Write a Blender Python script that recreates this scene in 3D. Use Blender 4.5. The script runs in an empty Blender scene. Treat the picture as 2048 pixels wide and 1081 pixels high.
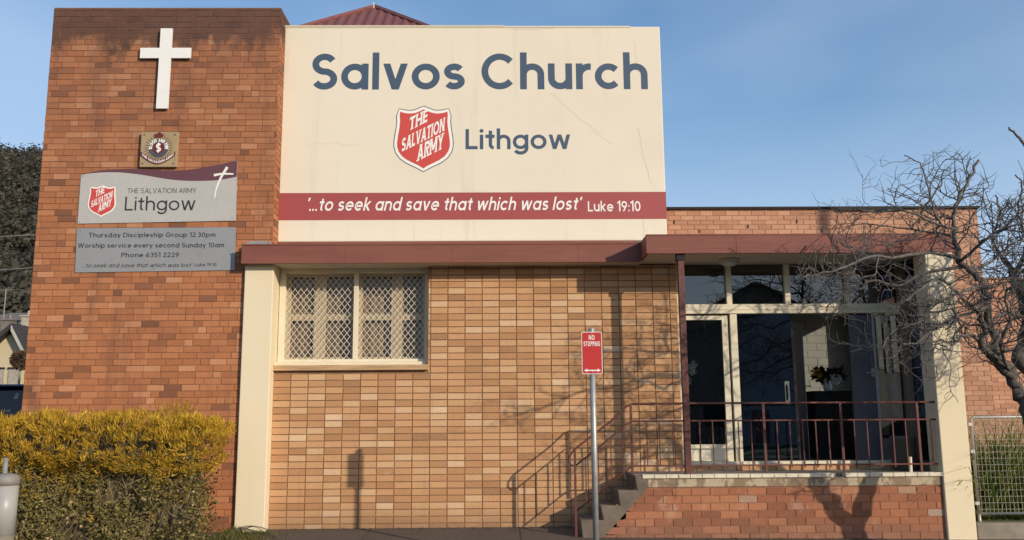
import bpy, math, random
from math import radians, sin, cos, pi, sqrt, hypot
from mathutils import Vector

# ------------------------------------------------------------------ camera, sky, sun, exposure
scene = bpy.context.scene
COL = scene.collection
cam_d = bpy.data.cameras.new("camera"); cam = bpy.data.objects.new("camera", cam_d); COL.objects.link(cam)
scene.camera = cam
cam_d.sensor_width = 36.0; cam_d.lens = 36.0*1800/2048
cam_d.clip_start = 0.05; cam_d.clip_end = 4000
cam.rotation_mode = 'YXZ'
PITCH, ROLL, YAW = radians(9.44), radians(.41), radians(-.9)
def cam_matrix():
    from mathutils import Matrix
    cr, sr = cos(ROLL), sin(ROLL); cp, sp = cos(PITCH), sin(PITCH); cy, sy = cos(YAW), sin(YAW)
    Rr = Matrix(((cr,0,sr),(0,1,0),(-sr,0,cr))); Rp = Matrix(((1,0,0),(0,cp,-sp),(0,sp,cp))); Ry = Matrix(((cy,-sy,0),(sy,cy,0),(0,0,1)))
    W = Ry @ Rp @ Rr                                     # x right, y forward, z up
    B = Matrix(((1,0,0),(0,0,-1),(0,1,0)))               # camera axes (x right, y up, -z forward)
    return (W @ B).to_4x4()
cam.matrix_world = Matrix_ = cam_matrix()
cam.location = (0, 0, 1.5)

SUN_EL, SUN_AZ = radians(18.15), radians(135.0)          # azimuth clockwise from +Y
world = bpy.data.worlds.new("World"); scene.world = world; world.use_nodes = True
wn = world.node_tree; wl = wn.links
bg = wn.nodes['Background']; bg.inputs[1].default_value = 0.15
sky = wn.nodes.new('ShaderNodeTexSky'); sky.sky_type = 'NISHITA'; sky.sun_disc = False
sky.sun_elevation = SUN_EL; sky.sun_rotation = SUN_AZ; sky.altitude = 200; sky.air_density = 1.0; sky.dust_density = 1.2; sky.ozone_density = 1.6
tc = wn.nodes.new('ShaderNodeTexCoord')
mp = wn.nodes.new('ShaderNodeMapping'); mp.inputs['Scale'].default_value = (1.0, 1.0, 2.1); mp.inputs['Rotation'].default_value = (.0, .35, .4); mp.inputs['Location'].default_value = (.6, 2.3, .5)
nz = wn.nodes.new('ShaderNodeTexNoise'); nz.inputs['Scale'].default_value = 1.15; nz.inputs['Detail'].default_value = 4; nz.inputs['Roughness'].default_value = .46
rp = wn.nodes.new('ShaderNodeValToRGB'); rp.color_ramp.elements[0].position = .44; rp.color_ramp.elements[1].position = .66
mx = wn.nodes.new('ShaderNodeMix'); mx.data_type = 'RGBA'
ml = wn.nodes.new('ShaderNodeMath'); ml.operation = 'MULTIPLY'; ml.inputs[1].default_value = .75
sx = wn.nodes.new('ShaderNodeSeparateXYZ'); wl.new(tc.outputs['Generated'], sx.inputs[0])
wl.new(tc.outputs['Generated'], mp.inputs[0]); wl.new(mp.outputs[0], nz.inputs['Vector']); wl.new(nz.outputs[0], rp.inputs[0])
zr = wn.nodes.new('ShaderNodeMapRange'); zr.inputs['From Min'].default_value = .42; zr.inputs['From Max'].default_value = .16; zr.interpolation_type = 'SMOOTHSTEP'
za = wn.nodes.new('ShaderNodeMath'); za.operation = 'MULTIPLY_ADD'; za.inputs[1].default_value = -.34
wl.new(nz.outputs[0], za.inputs[0]); zb2 = wn.nodes.new('ShaderNodeMath'); zb2.operation = 'ADD'; zb2.inputs[1].default_value = .17
wl.new(sx.outputs[2], zb2.inputs[0]); wl.new(zb2.outputs[0], za.inputs[2]); wl.new(za.outputs[0], zr.inputs['Value']); wisp = wn.nodes.new('ShaderNodeMath'); wisp.operation = 'MULTIPLY_ADD'; wisp.inputs[1].default_value = .85; wisp.inputs[2].default_value = .04
wl.new(rp.outputs[0], wisp.inputs[0]); vmax = wn.nodes.new('ShaderNodeMath'); vmax.operation = 'MAXIMUM'; wl.new(wisp.outputs[0], vmax.inputs[0]); wl.new(zr.outputs[0], vmax.inputs[1]); wl.new(vmax.outputs[0], ml.inputs[0]); wl.new(ml.outputs[0], mx.inputs['Factor'])
hs = wn.nodes.new('ShaderNodeHueSaturation'); hs.inputs['Saturation'].default_value = 1.3; hs.inputs['Value'].default_value = .80; wl.new(sky.outputs[0], hs.inputs['Color'])
wl.new(hs.outputs[0], mx.inputs['A']); mx.inputs['B'].default_value = (2.45, 3.15, 4.25, 1)
wl.new(mx.outputs['Result'], bg.inputs[0])

sun_d = bpy.data.lights.new("sun", 'SUN'); sun_d.energy = 2.85; sun_d.angle = radians(.55); sun_d.color = (1.0, .88, .71)
sun = bpy.data.objects.new("sun", sun_d); COL.objects.link(sun)
sdir = Vector((sin(SUN_AZ)*cos(SUN_EL), cos(SUN_AZ)*cos(SUN_EL), sin(SUN_EL)))
sun.rotation_euler = sdir.to_track_quat('Z', 'Y').to_euler()
scene.view_settings.view_transform = 'Standard'; scene.view_settings.look = 'None'
scene.view_settings.exposure = 0.45; scene.view_settings.gamma = 1.0
scene.cycles.max_bounces = 8; scene.cycles.transparent_max_bounces = 24

# ------------------------------------------------------------------ helpers
RNG = random.Random(7)
def lin(c): return tuple(((x/255+.055)/1.055)**2.4 if x > 10 else x/255/12.92 for x in c)

class MB:
    def __init__(s): s.v = []; s.f = []; s.m = []; s.a = []; s.val = .5; s.mi = 0
    def face(s, pts):
        i = len(s.v); s.v += [tuple(p) for p in pts]; s.f.append(tuple(range(i, i+len(pts)))); s.m.append(s.mi); s.a.append(s.val)
    def mesh(s, vs, fs):
        i = len(s.v); s.v += [tuple(p) for p in vs]
        for f in fs: s.f.append(tuple(i+k for k in f)); s.m.append(s.mi); s.a.append(s.val)
        return s
    def box(s, x0, x1, y0, y1, z0, z1):
        return s.mesh([(x0,y0,z0),(x1,y0,z0),(x1,y1,z0),(x0,y1,z0),(x0,y0,z1),(x1,y0,z1),(x1,y1,z1),(x0,y1,z1)],
               [(0,1,5,4),(1,2,6,5),(2,3,7,6),(3,0,4,7),(4,5,6,7),(3,2,1,0)])
    def prism(s, poly, y0, y1):                          # poly in (x, z), extruded along y
        n = len(poly); vs = [(x,y0,z) for x,z in poly]+[(x,y1,z) for x,z in poly]
        fs = [tuple(range(n)), tuple(range(2*n-1, n-1, -1))]+[(i, i+n, (i+1)%n+n, (i+1)%n) for i in range(n)]
        return s.mesh(vs, fs)
    def prism_x(s, poly, x0, x1):                        # poly in (y, z), extruded along x
        n = len(poly); vs = [(x0,y,z) for y,z in poly]+[(x1,y,z) for y,z in poly]
        fs = [tuple(range(n)), tuple(range(2*n-1, n-1, -1))]+[(i, i+n, (i+1)%n+n, (i+1)%n) for i in range(n)]
        return s.mesh(vs, fs)
    def sheet(s, poly, y): s.face([(x,y,z) for x,z in poly]); return s
    def tube(s, path, r, n=6, r1=None, cap=True):
        P = [Vector(p) for p in path]; N = len(P); rs = r if isinstance(r, (list, tuple)) else [r+(((r1 if r1 is not None else r)-r)*i/max(1,N-1)) for i in range(N)]
        vs = []; u = None
        for i in range(N):
            t = (P[min(i+1,N-1)]-P[max(i-1,0)]).normalized()
            if u is None:
                u = t.cross(Vector((0,0,1)));  u = t.cross(Vector((0,1,0))) if u.length < .1 else u
            u = (u-t*u.dot(t)); u = u.normalized() if u.length > 1e-6 else t.orthogonal().normalized()
            w = t.cross(u)
            vs += [P[i]+(u*cos(2*pi*k/n)+w*sin(2*pi*k/n))*rs[i] for k in range(n)]
        fs = [(i*n+k, i*n+(k+1)%n, (i+1)*n+(k+1)%n, (i+1)*n+k) for i in range(N-1) for k in range(n)]
        if cap: fs += [tuple(range(n-1,-1,-1)), tuple(range((N-1)*n, N*n))]
        return s.mesh(vs, fs)
    def lathe(s, prof, cx, cy, n=24):                    # prof: (r, z)
        vs = [(cx+r*cos(2*pi*k/n), cy+r*sin(2*pi*k/n), z) for r,z in prof for k in range(n)]
        fs = [(i*n+k, i*n+(k+1)%n, (i+1)*n+(k+1)%n, (i+1)*n+k) for i in range(len(prof)-1) for k in range(n)]
        fs += [tuple(range(n-1,-1,-1)), tuple(range((len(prof)-1)*n, len(prof)*n))]
        return s.mesh(vs, fs)
    def build(s, name, mats, parent=None, smooth=False, bevel=0, label=None):
        org = OFF.get(parent, Vector((0,0,0)))
        me = bpy.data.meshes.new(name); me.from_pydata([(x-org[0], y-org[1], z-org[2]) for x,y,z in s.v], [], s.f)
        for m in (mats if isinstance(mats, (list, tuple)) else [mats]): me.materials.append(m)
        me.polygons.foreach_set('material_index', s.m)
        at = me.attributes.new('bv', 'FLOAT', 'FACE'); at.data.foreach_set('value', s.a)
        if smooth: me.polygons.foreach_set('use_smooth', [True]*len(s.f))
        me.update()
        o = bpy.data.objects.new(name, me); COL.objects.link(o)
        if parent: o.parent = parent; OFF[o] = org
        else: OFF[o] = Vector((0,0,0))
        if bevel:
            b = o.modifiers.new('bevel', 'BEVEL'); b.width = bevel; b.segments = 2; b.limit_method = 'ANGLE'
        if label: o['label'] = label
        return o
OFF = {}
def tag(o, label, cat, group=None):
    o['label'] = label; o['category'] = cat
    if group: o['group'] = group
    return o
def thing(name, loc, label, cat, group=None):
    o = bpy.data.objects.new(name, None); COL.objects.link(o); o.location = loc; OFF[o] = Vector(loc); o.empty_display_size = .2
    return tag(o, label, cat, group)
def copy_tree(o, parent=None):
    c = o.copy(); COL.objects.link(c)
    if parent: c.parent = parent
    for ch in list(o.children): copy_tree(ch, c)
    return c
def kind(o, k): o['kind'] = k; return o

# ------------------------------------------------------------------ materials
class NT:
    def __init__(s, name):
        s.m = bpy.data.materials.new(name); s.m.use_nodes = True; s.t = s.m.node_tree; s.b = s.t.nodes['Principled BSDF']
        s.pos = s.n('ShaderNodeNewGeometry').outputs['Position']
    def n(s, ty, **k):
        o = s.t.nodes.new(ty)
        for a, v in k.items(): setattr(o, a, v)
        return o
    def l(s, a, b): s.t.links.new(a, b)
    def noise(s, scale, detail=4, rough=.55, stretch=None, src=None):
        n = s.n('ShaderNodeTexNoise'); n.inputs['Scale'].default_value = scale; n.inputs['Detail'].default_value = detail; n.inputs['Roughness'].default_value = rough
        v = src or s.pos
        if stretch:
            m = s.n('ShaderNodeMapping'); m.inputs['Scale'].default_value = stretch; s.l(v, m.inputs[0]); v = m.outputs[0]
        s.l(v, n.inputs['Vector']); return n.outputs[0]
    def ramp(s, f, stops):
        r = s.n('ShaderNodeValToRGB'); e = r.color_ramp.elements
        while len(e) < len(stops): e.new(.5)
        for i, (p, c) in enumerate(stops):
            e[i].position = p; e[i].color = (c, c, c, 1) if isinstance(c, (int, float)) else (*c, 1)
        s.l(f, r.inputs[0]); return r.outputs[0]
    def mix(s, f, a, b, mode='MIX'):
        m = s.n('ShaderNodeMix', data_type='RGBA', blend_type=mode)
        for k, v in (('Factor', f), ('A', a), ('B', b)):
            i = m.inputs[k] if k == 'Factor' else [q for q in m.inputs if q.name == k and q.type == 'RGBA'][0]
            if k == 'Factor': i = m.inputs[0]
            if isinstance(v, (int, float)): i.default_value = v if k == 'Factor' else (v, v, v, 1)
            elif isinstance(v, tuple): i.default_value = (*v, 1)
            else: s.l(v, i)
        return [q for q in m.outputs if q.type == 'RGBA'][0]
    def math(s, op, a, b=None):
        m = s.n('ShaderNodeMath', operation=op)
        for i, v in enumerate((a, b)):
            if v is None: continue
            if isinstance(v, (int, float)): m.inputs[i].default_value = v
            else: s.l(v, m.inputs[i])
        return m.outputs[0]
    def bump(s, h, strength=.3, dist=.01):
        b = s.n('ShaderNodeBump'); b.inputs['Strength'].default_value = strength; b.inputs['Distance'].default_value = dist
        s.l(h, b.inputs['Height']); s.l(b.outputs[0], s.b.inputs['Normal'])
    def attr(s, name='bv'): return s.n('ShaderNodeAttribute', attribute_name=name).outputs['Fac']
    def axis(s, k):
        x = s.n('ShaderNodeSeparateXYZ'); s.l(s.pos, x.inputs[0]); return x.outputs[k]
    def done(s, col, rough=.8, metal=0, spec=.3):
        if isinstance(col, tuple): s.b.inputs['Base Color'].default_value = (*col, 1)
        else: s.l(col, s.b.inputs['Base Color'])
        if isinstance(rough, (int, float)): s.b.inputs['Roughness'].default_value = rough
        else: s.l(rough, s.b.inputs['Roughness'])
        s.b.inputs['Metallic'].default_value = metal; s.b.inputs['Specular IOR Level'].default_value = spec
        return s.m
def simple(name, c, rough=.6, metal=0, var=.25, scale=6, bump=.15, spec=.35, stretch=None):
    t = NT(name); f = t.noise(scale, 5, .6, stretch); f2 = t.noise(scale*9, 3, .6)
    d = tuple(x*(1-var) for x in c); e = tuple(min(1, x*(1+var*.7)) for x in c)
    col = t.mix(t.ramp(f, [(.3, 0.), (.7, 1.)]), d, e)
    col = t.mix(t.math('MULTIPLY', f2, .35), col, tuple(x*.6 for x in c))
    if bump: t.bump(f2, bump, .004)
    return t.done(col, rough, metal, spec)
def brick_mat(name, stops, mottled=.35, stain=None, bump=.5):
    t = NT(name); a = t.attr(); col = t.ramp(a, stops)
    f = t.noise(34, 5, .65); g = t.noise(7, 4, .6)
    col = t.mix(t.math('MULTIPLY', t.ramp(f, [(.35, 0.), (.75, 1.)]), mottled), col, t.mix(1., col, (.52, .47, .45), 'MULTIPLY'))
    col = t.mix(t.math('MULTIPLY', t.ramp(g, [(.5, 0.), (.8, 1.)]), mottled*.7), col, t.mix(1., col, (1.25, 1.2, 1.15), 'MULTIPLY'))
    if stain: col = stain(t, col)
    t.bump(t.noise(60, 4, .7), bump, .006)
    return t.done(col, .9, 0, .15)
def leaf_mat(name, stops, trans=.25):
    t = NT(name); col = t.ramp(t.attr(), stops); f = t.noise(9, 3)
    col = t.mix(t.math('MULTIPLY', f, .3), col, t.mix(1., col, (.6, .6, .5), 'MULTIPLY'))
    m = t.done(col, .6, 0, .2)
    tr = t.n('ShaderNodeBsdfTranslucent'); t.l(col, tr.inputs[0]); mx_ = t.n('ShaderNodeMixShader'); mx_.inputs[0].default_value = trans
    t.l(t.b.outputs[0], mx_.inputs[1]); t.l(tr.outputs[0], mx_.inputs[2]); t.l(mx_.outputs[0], t.t.nodes['Material Output'].inputs[0])
    return m
def glass_mat(name, tint=(.8,.85,.85), refl=1.0, base=.06):
    t = NT(name); t.t.nodes.remove(t.b)
    tr = t.n('ShaderNodeBsdfTransparent'); tr.inputs[0].default_value = (*tint, 1)
    gl = t.n('ShaderNodeBsdfGlossy'); gl.inputs['Roughness'].default_value = .015; gl.inputs[0].default_value = (*(refl if isinstance(refl, tuple) else (refl,)*3), 1)
    bm = t.n('ShaderNodeBump'); bm.inputs['Strength'].default_value = .04; bm.inputs['Distance'].default_value = .02; t.l(t.noise(1.6, 2), bm.inputs['Height']); t.l(bm.outputs[0], gl.inputs['Normal'])
    fr = t.n('ShaderNodeLayerWeight'); fr.inputs[0].default_value = .5
    f = t.math('ADD', t.math('MULTIPLY', t.math('POWER', fr.outputs['Facing'], 4.0), .9-base), base)
    mx_ = t.n('ShaderNodeMixShader'); t.l(f, mx_.inputs[0]); t.l(tr.outputs[0], mx_.inputs[1]); t.l(gl.outputs[0], mx_.inputs[2])
    t.l(mx_.outputs[0], t.t.nodes['Material Output'].inputs[0]); return t.m

def tower_stain(t, col):
    z = t.axis(2); f = t.noise(1.5, 6, .62, (1, 1, .5)); g = t.noise(9, 4, .6)
    top = t.ramp(t.math('MULTIPLY', t.math('SUBTRACT', z, 6.15), .833), [(0., 0.), (1., 1.)])
    k = t.math('ADD', t.math('MULTIPLY', f, .9), t.math('MULTIPLY', g, .3))
    k = t.math('MULTIPLY', t.ramp(t.math('ADD', k, t.math('MULTIPLY', top, .62)), [(.86, 0.), (1.10, 1.)]), .85)
    col = t.mix(k, col, (.035, .028, .03))
    up_ = t.ramp(t.math('MULTIPLY', t.math('SUBTRACT', z, 3.0), .25), [(0., 0.), (.9, 1.)]); gr = t.noise(2.6, 6, .65, (1, 1, .45))
    col = t.mix(t.math('MULTIPLY', t.math('MULTIPLY', up_, t.ramp(gr, [(.25, .15), (.7, 1.)])), .55), col, (.185,.098,.07))
    st = t.noise(2.2, 5, .6, (1.6, 1, .16))
    return t.mix(t.math('MULTIPLY', t.ramp(st, [(.52, 0.), (.74, 1.)]), .45), col, (.11, .06, .05))
def base_stain(t, col):
    f = t.noise(3.5, 6, .62)
    col = t.mix(t.math('MULTIPLY', t.ramp(f, [(.58, 0.), (.72, 1.)]), .45), col, (.50, .36, .28))
    z = t.axis(2); lo = t.ramp(z, [(.05, 1.), (.3, 0.)])
    return t.mix(t.math('MULTIPLY', lo, t.noise(2, 4)), col, (.20, .12, .09))
M = {}
M['red_brick'] = brick_mat('red_brick', [(0, (.20,.088,.05)), (.06, (.26,.110,.06)), (.13, (.37,.148,.070)), (.6, (.43,.172,.078)), (.9, (.475,.205,.098)), (1, (.53,.26,.14))], .35, tower_stain)
M['red_mortar'] = simple('red_mortar', (.26,.115,.064), .95, var=.3, bump=.4)
def tan_stain(t, col):
    z = t.axis(2); f = t.noise(2.2, 6, .65); g = t.noise(5, 5, .6, (2.2, 1, .25))
    lo = t.ramp(z, [(.08, 1.), (.42, 0.)])
    col = t.mix(t.math('MULTIPLY', t.math('MULTIPLY', lo, f), 1.1), col, (.19,.12,.075))
    col = t.mix(t.math('MULTIPLY', t.ramp(g, [(.56, 0.), (.75, 1.)]), .30), col, (.30,.185,.11))
    e = t.noise(4.3, 5, .7, (1, 1, 1.8)); return t.mix(t.math('MULTIPLY', t.ramp(e, [(.66, 0.), (.72, 1.)]), .22), col, (.70,.58,.45))
M['tan_brick'] = brick_mat('tan_brick', [(0, (.36,.195,.10)), (.08, (.43,.225,.11)), (.5, (.55,.305,.155)), (.82, (.565,.335,.175)), (.95, (.62,.40,.235)), (1, (.68,.47,.30))], .25, tan_stain)
M['tan_mortar'] = simple('tan_mortar', (.27,.15,.08), .95, var=.3, bump=.4)
M['base_brick'] = brick_mat('base_brick', [(0, (.25,.105,.06)), (.3, (.32,.13,.072)), (.7, (.38,.155,.083)), (.99, (.43,.19,.10)), (1, (.38,.30,.25))], .35, base_stain)
M['base_mortar'] = simple('base_mortar', (.29,.14,.085), .95, var=.3, bump=.4)
M['pink_brick'] = brick_mat('pink_brick', [(0, (.40,.21,.135)), (.4, (.47,.25,.16)), (1, (.54,.31,.20))], .25)
M['pink_mortar'] = simple('pink_mortar', (.36,.19,.125), .95, var=.3, bump=.4)
def cream_mat(name, c, streak=.25):
    t = NT(name); f = t.noise(1.1, 6, .6); s = t.noise(3.0, 5, .6, (1.5, 1.5, .10)); g = t.noise(70, 3)
    col = t.mix(t.math('MULTIPLY', t.ramp(f, [(.4, 0.), (.75, 1.)]), streak), c, tuple(x*.86 for x in c))
    col = t.mix(t.math('MULTIPLY', t.ramp(s, [(.58, 0.), (.8, 1.)]), streak), col, (.48,.42,.33))
    dr = t.noise(5.5, 6, .7, (1, 1, .05)); col = t.mix(t.math('MULTIPLY', t.ramp(dr, [(.60, 0.), (.78, 1.)]), streak*.7), col, (.33,.28,.21))
    t.bump(g, .22, .004); return t.done(col, .75, 0, .25)
M['cream_render'] = cream_mat('cream_render', (.73,.655,.53), .40)
M['cream_paint'] = cream_mat('cream_paint', (.73,.625,.44), .2)
M['cream_trim'] = simple('cream_trim', (.76,.67,.49), .5, var=.06, bump=.05)
M['white_paint'] = simple('white_paint', (.84,.83,.80), .5, var=.04, bump=.05)
t = NT('maroon_paint'); f = t.noise(3, 6, .65, (.35, 1, 1.2)); g = t.noise(26, 5, .7, (.06, 1, 1.6)); h_ = t.noise(1.3, 4)
col = t.mix(t.ramp(f, [(.3, 0.), (.72, 1.)]), (.19,.066,.050), (.255,.095,.070)); col = t.mix(t.math('MULTIPLY', t.ramp(g, [(.56, 0.), (.72, 1.)]), .38), col, (.33,.17,.14)); col = t.mix(t.math('MULTIPLY', h_, .35), col, (.15,.055,.045))
t.bump(g, .3, .004); M['maroon'] = t.done(col, .65, 0, .25)
M['maroon_band'] = simple('maroon_vinyl', (.36,.075,.075), .6, var=.05, scale=2, bump=.0)
M['maroon_steel'] = simple('maroon_steel', (.135,.047,.038), .5, var=.2, scale=9)
M['slate'] = simple('slate_lettering', lin((70,88,109)), .55, var=.05, bump=0)
M['lettering_grey'] = simple('charcoal_lettering', (.035,.037,.042), .5, var=.05, bump=0)
M['grey_lettering'] = simple('grey_lettering', (.075,.08,.09), .5, var=.05, bump=0)
M['shield_red'] = simple('shield_red', (.60,.075,.062), .5, var=.04, bump=0)
M['white_vinyl'] = simple('white_vinyl', (.86,.83,.78), .5, var=.03, bump=0)
M['soffit'] = simple('soffit_paint', (.62,.55,.46), .8, var=.08, scale=2)
M['concrete'] = simple('concrete', (.27,.23,.185), .9, var=.3, scale=4, bump=.4)
M['old_concrete'] = simple('old_concrete', (.175,.14,.108), .9, var=.35, scale=5, bump=.5)
M['galv'] = simple('galvanised_steel', (.42,.41,.39), .5, .55, var=.2, scale=14)
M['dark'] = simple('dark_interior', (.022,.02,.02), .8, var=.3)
M['bark'] = simple('grey_bark', (.105,.088,.078), .9, var=.4, scale=14, bump=.7)
# ------------------------------------------------------------------ lettering: a monoline geometric alphabet drawn as strokes
XH, ASC, DESC = .72, 1.03, -.27
def arc(cx, cy, rx, ry, a0, a1, n=None):
    n = n or max(4, int(abs(a1-a0)/12)); return [(cx+rx*cos(radians(a0+(a1-a0)*i/n)), cy+ry*sin(radians(a0+(a1-a0)*i/n))) for i in range(n+1)]
def s_curve(W, H, h):
    ry = (H-2*h)/4; rx = W/2-h; c = W/2
    return arc(c, H-h-ry, rx*.94, ry, 28, 270, 16)+arc(c, h+ry, rx, ry, 90, -152, 16)[1:]
def glyph(ch, w):
    h = w/2; X = XH; P = lambda *p: ('p', list(p), False); Cl = lambda pts: ('p', pts[:-1], True)
    D = lambda a, b: ('d', a, b); bw = .72; L = lambda x, a, b: P((x, a), (x, b))
    bowl = lambda: Cl(arc(bw/2, X/2, bw/2-h, X/2-h, 0, 360, 28))
    def arch(x0, W):
        rx = (W-2*h)/2; yc = X-h-rx*.95; return P(*([(x0+W-h, 0)]+arc(x0+W/2, yc, rx, rx*.95, 0, 165)))
    if ch in 'adg bpq'.replace(' ', ''):
        st = {'a': L(bw-h, 0, X), 'd': L(bw-h, 0, ASC), 'b': L(h, 0, ASC), 'p': L(h, DESC, X), 'q': L(bw-h, DESC, X),
              'g': P(*([(bw-h, X)]+arc(bw/2, DESC+h+.24, bw/2-h, .24, 0, -150)))}[ch]
        return bw, [bowl(), st]
    if ch == 'o': return .74, [Cl(arc(.37, X/2, .37-h, X/2-h, 0, 360, 28))]
    if ch == 'c': return .66, [P(*arc(.36, X/2, .36-h, X/2-h, 42, 318))]
    if ch == 'e': return .72, [P(*([(h*1.2, X/2)]+[(.72-h, X/2)]+arc(.36, X/2, .36-h, X/2-h, 0, 318, 24)[1:]))]
    if ch in 'nh': return .64, [L(h, 0, X if ch == 'n' else ASC), arch(0, .64)]
    if ch == 'm': return 1.0, [L(h, 0, X), arch(0, .55), arch(.55-w, .55)]
    if ch == 'u':
        W = .64; rx = W/2-h; return W, [L(W-h, 0, X), P(*([(h, X)]+arc(W/2, h+rx*.95, rx, rx*.95, 180, 345)))]
    if ch == 'r': return .40, [L(h, 0, X), P(*arc(.36, X-h-.26, .36-h, .26, 175, 82))]
    if ch == 't': return .42, [P(*([(.15+h, X+.2)]+arc(.15+h+.14, h+.14, .14, .14, 180, 275))), P((0, X-h), (.42, X-h))]
    if ch == 'f': return .40, [P(*([(.12+h, 0)]+arc(.12+h+.14, ASC-h-.14, .14, .14, 180, 85))), P((0, X-h), (.38, X-h))]
    if ch == 'i': return w, [L(h, 0, X), ('o', h, X+.19, h*1.18)]
    if ch == 'l': return w, [L(h, 0, ASC)]
    if ch == 'k': return .60, [L(h, 0, ASC), D((h*1.6, .30), (.60-h*1.3, X)), D((.24, .36), (.60-h*1.2, 0))]
    if ch == 'v': return .66, [D((h*1.1, X), (.33, 0)), D((.33, 0), (.66-h*1.1, X))]
    if ch == 'w': return 1.0, [D((h*1.1, X), (.27, 0)), D((.27, 0), (.5, X)), D((.5, X), (.73, 0)), D((.73, 0), (1.0-h*1.1, X))]
    if ch == 'y': return .66, [D((h*1.1, X), (.33, .0)), D((.66-h*1.1, X), (.24, DESC))]
    if ch == 's': return .56, [P(*s_curve(.56, X, h))]
    if ch == 'S': return .68, [P(*s_curve(.68, 1, h))]
    if ch == 'C': return .92, [P(*arc(.48, .5, .48-h, .5-h, 42, 318, 24))]
    if ch == 'G': return .96, [P(*(arc(.48, .5, .48-h, .5-h, 42, 358, 26)+[(.56, .49)]))]
    if ch == 'O': return .98, [Cl(arc(.49, .5, .49-h, .5-h, 0, 360, 32))]
    if ch == 'L': return .56, [P((h, 1), (h, h), (.56, h))]
    if ch == 'T': return .66, [P((0, 1-h), (.66, 1-h)), L(.33, 0, 1)]
    if ch == 'I': return w, [L(h, 0, 1)]
    if ch == 'H': return .76, [L(h, 0, 1), L(.76-h, 0, 1), P((h, .5), (.76-h, .5))]
    if ch == 'E': return .56, [P((.56, 1-h), (h, 1-h), (h, h), (.56, h)), P((h, .5), (.52, .5))]
    if ch == 'F': return .54, [P((.54, 1-h), (h, 1-h), (h, 0)), P((h, .48), (.50, .48))]
    if ch == 'D': return .80, [Cl([(h, h), (h, 1-h)]+arc(.36, .5, .44-h, .5-h, 90, -90, 18)+[(h, h)])]
    if ch in 'PR':
        o = [P(*([(h, 0), (h, 1-h), (.36, 1-h)]+arc(.38, .72, .24, .28-h, 90, -90, 14)+[(h*1.5, .44+h)]))]
        if ch == 'R': o.append(D((.34, .46), (.66-h, 0)))
        return .64, o
    if ch == 'B': return .64, [Cl([(h, h), (h, 1-h), (.34, 1-h)]+arc(.36, .76, .22, .24-h, 90, -60, 10)+arc(.38, .28, .26-h, .28-h, 70, -90, 12)+[(h, h)]), P((h, .52), (.4, .52))]
    if ch == 'A': return .82, [D((h*1.1, 0), (.41, 1)), D((.41, 1), (.82-h*1.1, 0)), P((.2, .30), (.62, .30))]
    if ch == 'V': return .80, [D((h*1.1, 1), (.40, 0)), D((.40, 0), (.80-h*1.1, 1))]
    if ch == 'N': return .78, [L(h, 0, 1), L(.78-h, 0, 1), D((h*1.2, 1), (.78-h*1.2, 0))]
    if ch == 'M': return .94, [L(h, 0, 1), L(.94-h, 0, 1), D((h*1.2, 1), (.47, .22)), D((.47, .22), (.94-h*1.2, 1))]
    if ch == 'W': return 1.22, [D((h*1.1, 1), (.33, 0)), D((.33, 0), (.61, 1)), D((.61, 1), (.89, 0)), D((.89, 0), (1.22-h*1.1, 1))]
    if ch == 'Y': return .74, [D((h*1.1, 1), (.37, .44)), D((.37, .44), (.74-h*1.1, 1)), L(.37, 0, .47)]
    if ch == '0': return .66, [Cl(arc(.33, .5, .33-h, .5-h, 0, 360, 28))]
    if ch == '1': return .34, [P((0, .80), (.34-h, 1-h*.4), (.34-h, 0))]
    if ch == '2': return .60, [P(*(arc(.30, .70, .30-h, .30-h, 165, -35, 14)+[(h*1.3, h), (.60, h)]))]
    if ch == '3': return .60, [P(*(arc(.29, .735, .25-h*.6, .265-h, 150, -80, 14)+arc(.30, .28, .30-h, .28-h*.6, 80, -150, 16)))]
    if ch == '5': return .60, [P(*([(.54, 1-h), (.14, 1-h), (.10, .56)]+arc(.29, .32, .31-h, .32-h, 120, -150, 18)))]
    if ch == '6': return .64, [Cl(arc(.32, .32, .32-h, .32-h, 0, 360, 24)), D((.09, .42), (.42, 1))]
    if ch == '9': return .64, [Cl(arc(.32, .68, .32-h, .32-h, 0, 360, 24)), D((.22, 0), (.55, .58))]
    if ch == '.': return w, [('o', h, h, h*1.1)]
    if ch == ':': return w, [('o', h, h, h*1.1), ('o', h, .52, h*1.1)]
    if ch == "'": return w, [D((h*.8, .74), (h*1.3, 1.0))]
    return .30, []
def ribbon(pts, h, closed):
    n = len(pts); out = []
    for i in range(n):
        a = pts[i-1] if (closed or i > 0) else None; b = pts[(i+1) % n] if (closed or i < n-1) else None; p = pts[i]
        def nrm(q, r):
            d = (r[0]-q[0], r[1]-q[1]); l = hypot(*d) or 1; return (-d[1]/l, d[0]/l)
        if a and b:
            n1, n2 = nrm(a, p), nrm(p, b); m = (n1[0]+n2[0], n1[1]+n2[1]); l = hypot(*m) or 1; m = (m[0]/l, m[1]/l); k = 1/max(.35, m[0]*n1[0]+m[1]*n1[1])
            nn = (m[0]*k, m[1]*k)
        else: nn = nrm(a, p) if a else nrm(p, b)
        out.append(((p[0]+nn[0]*h, p[1]+nn[1]*h), (p[0]-nn[0]*h, p[1]-nn[1]*h)))
    rng = range(n) if closed else range(n-1)
    return [(out[i][1], out[(i+1) % n][1], out[(i+1) % n][0], out[i][0]) for i in rng]
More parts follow.
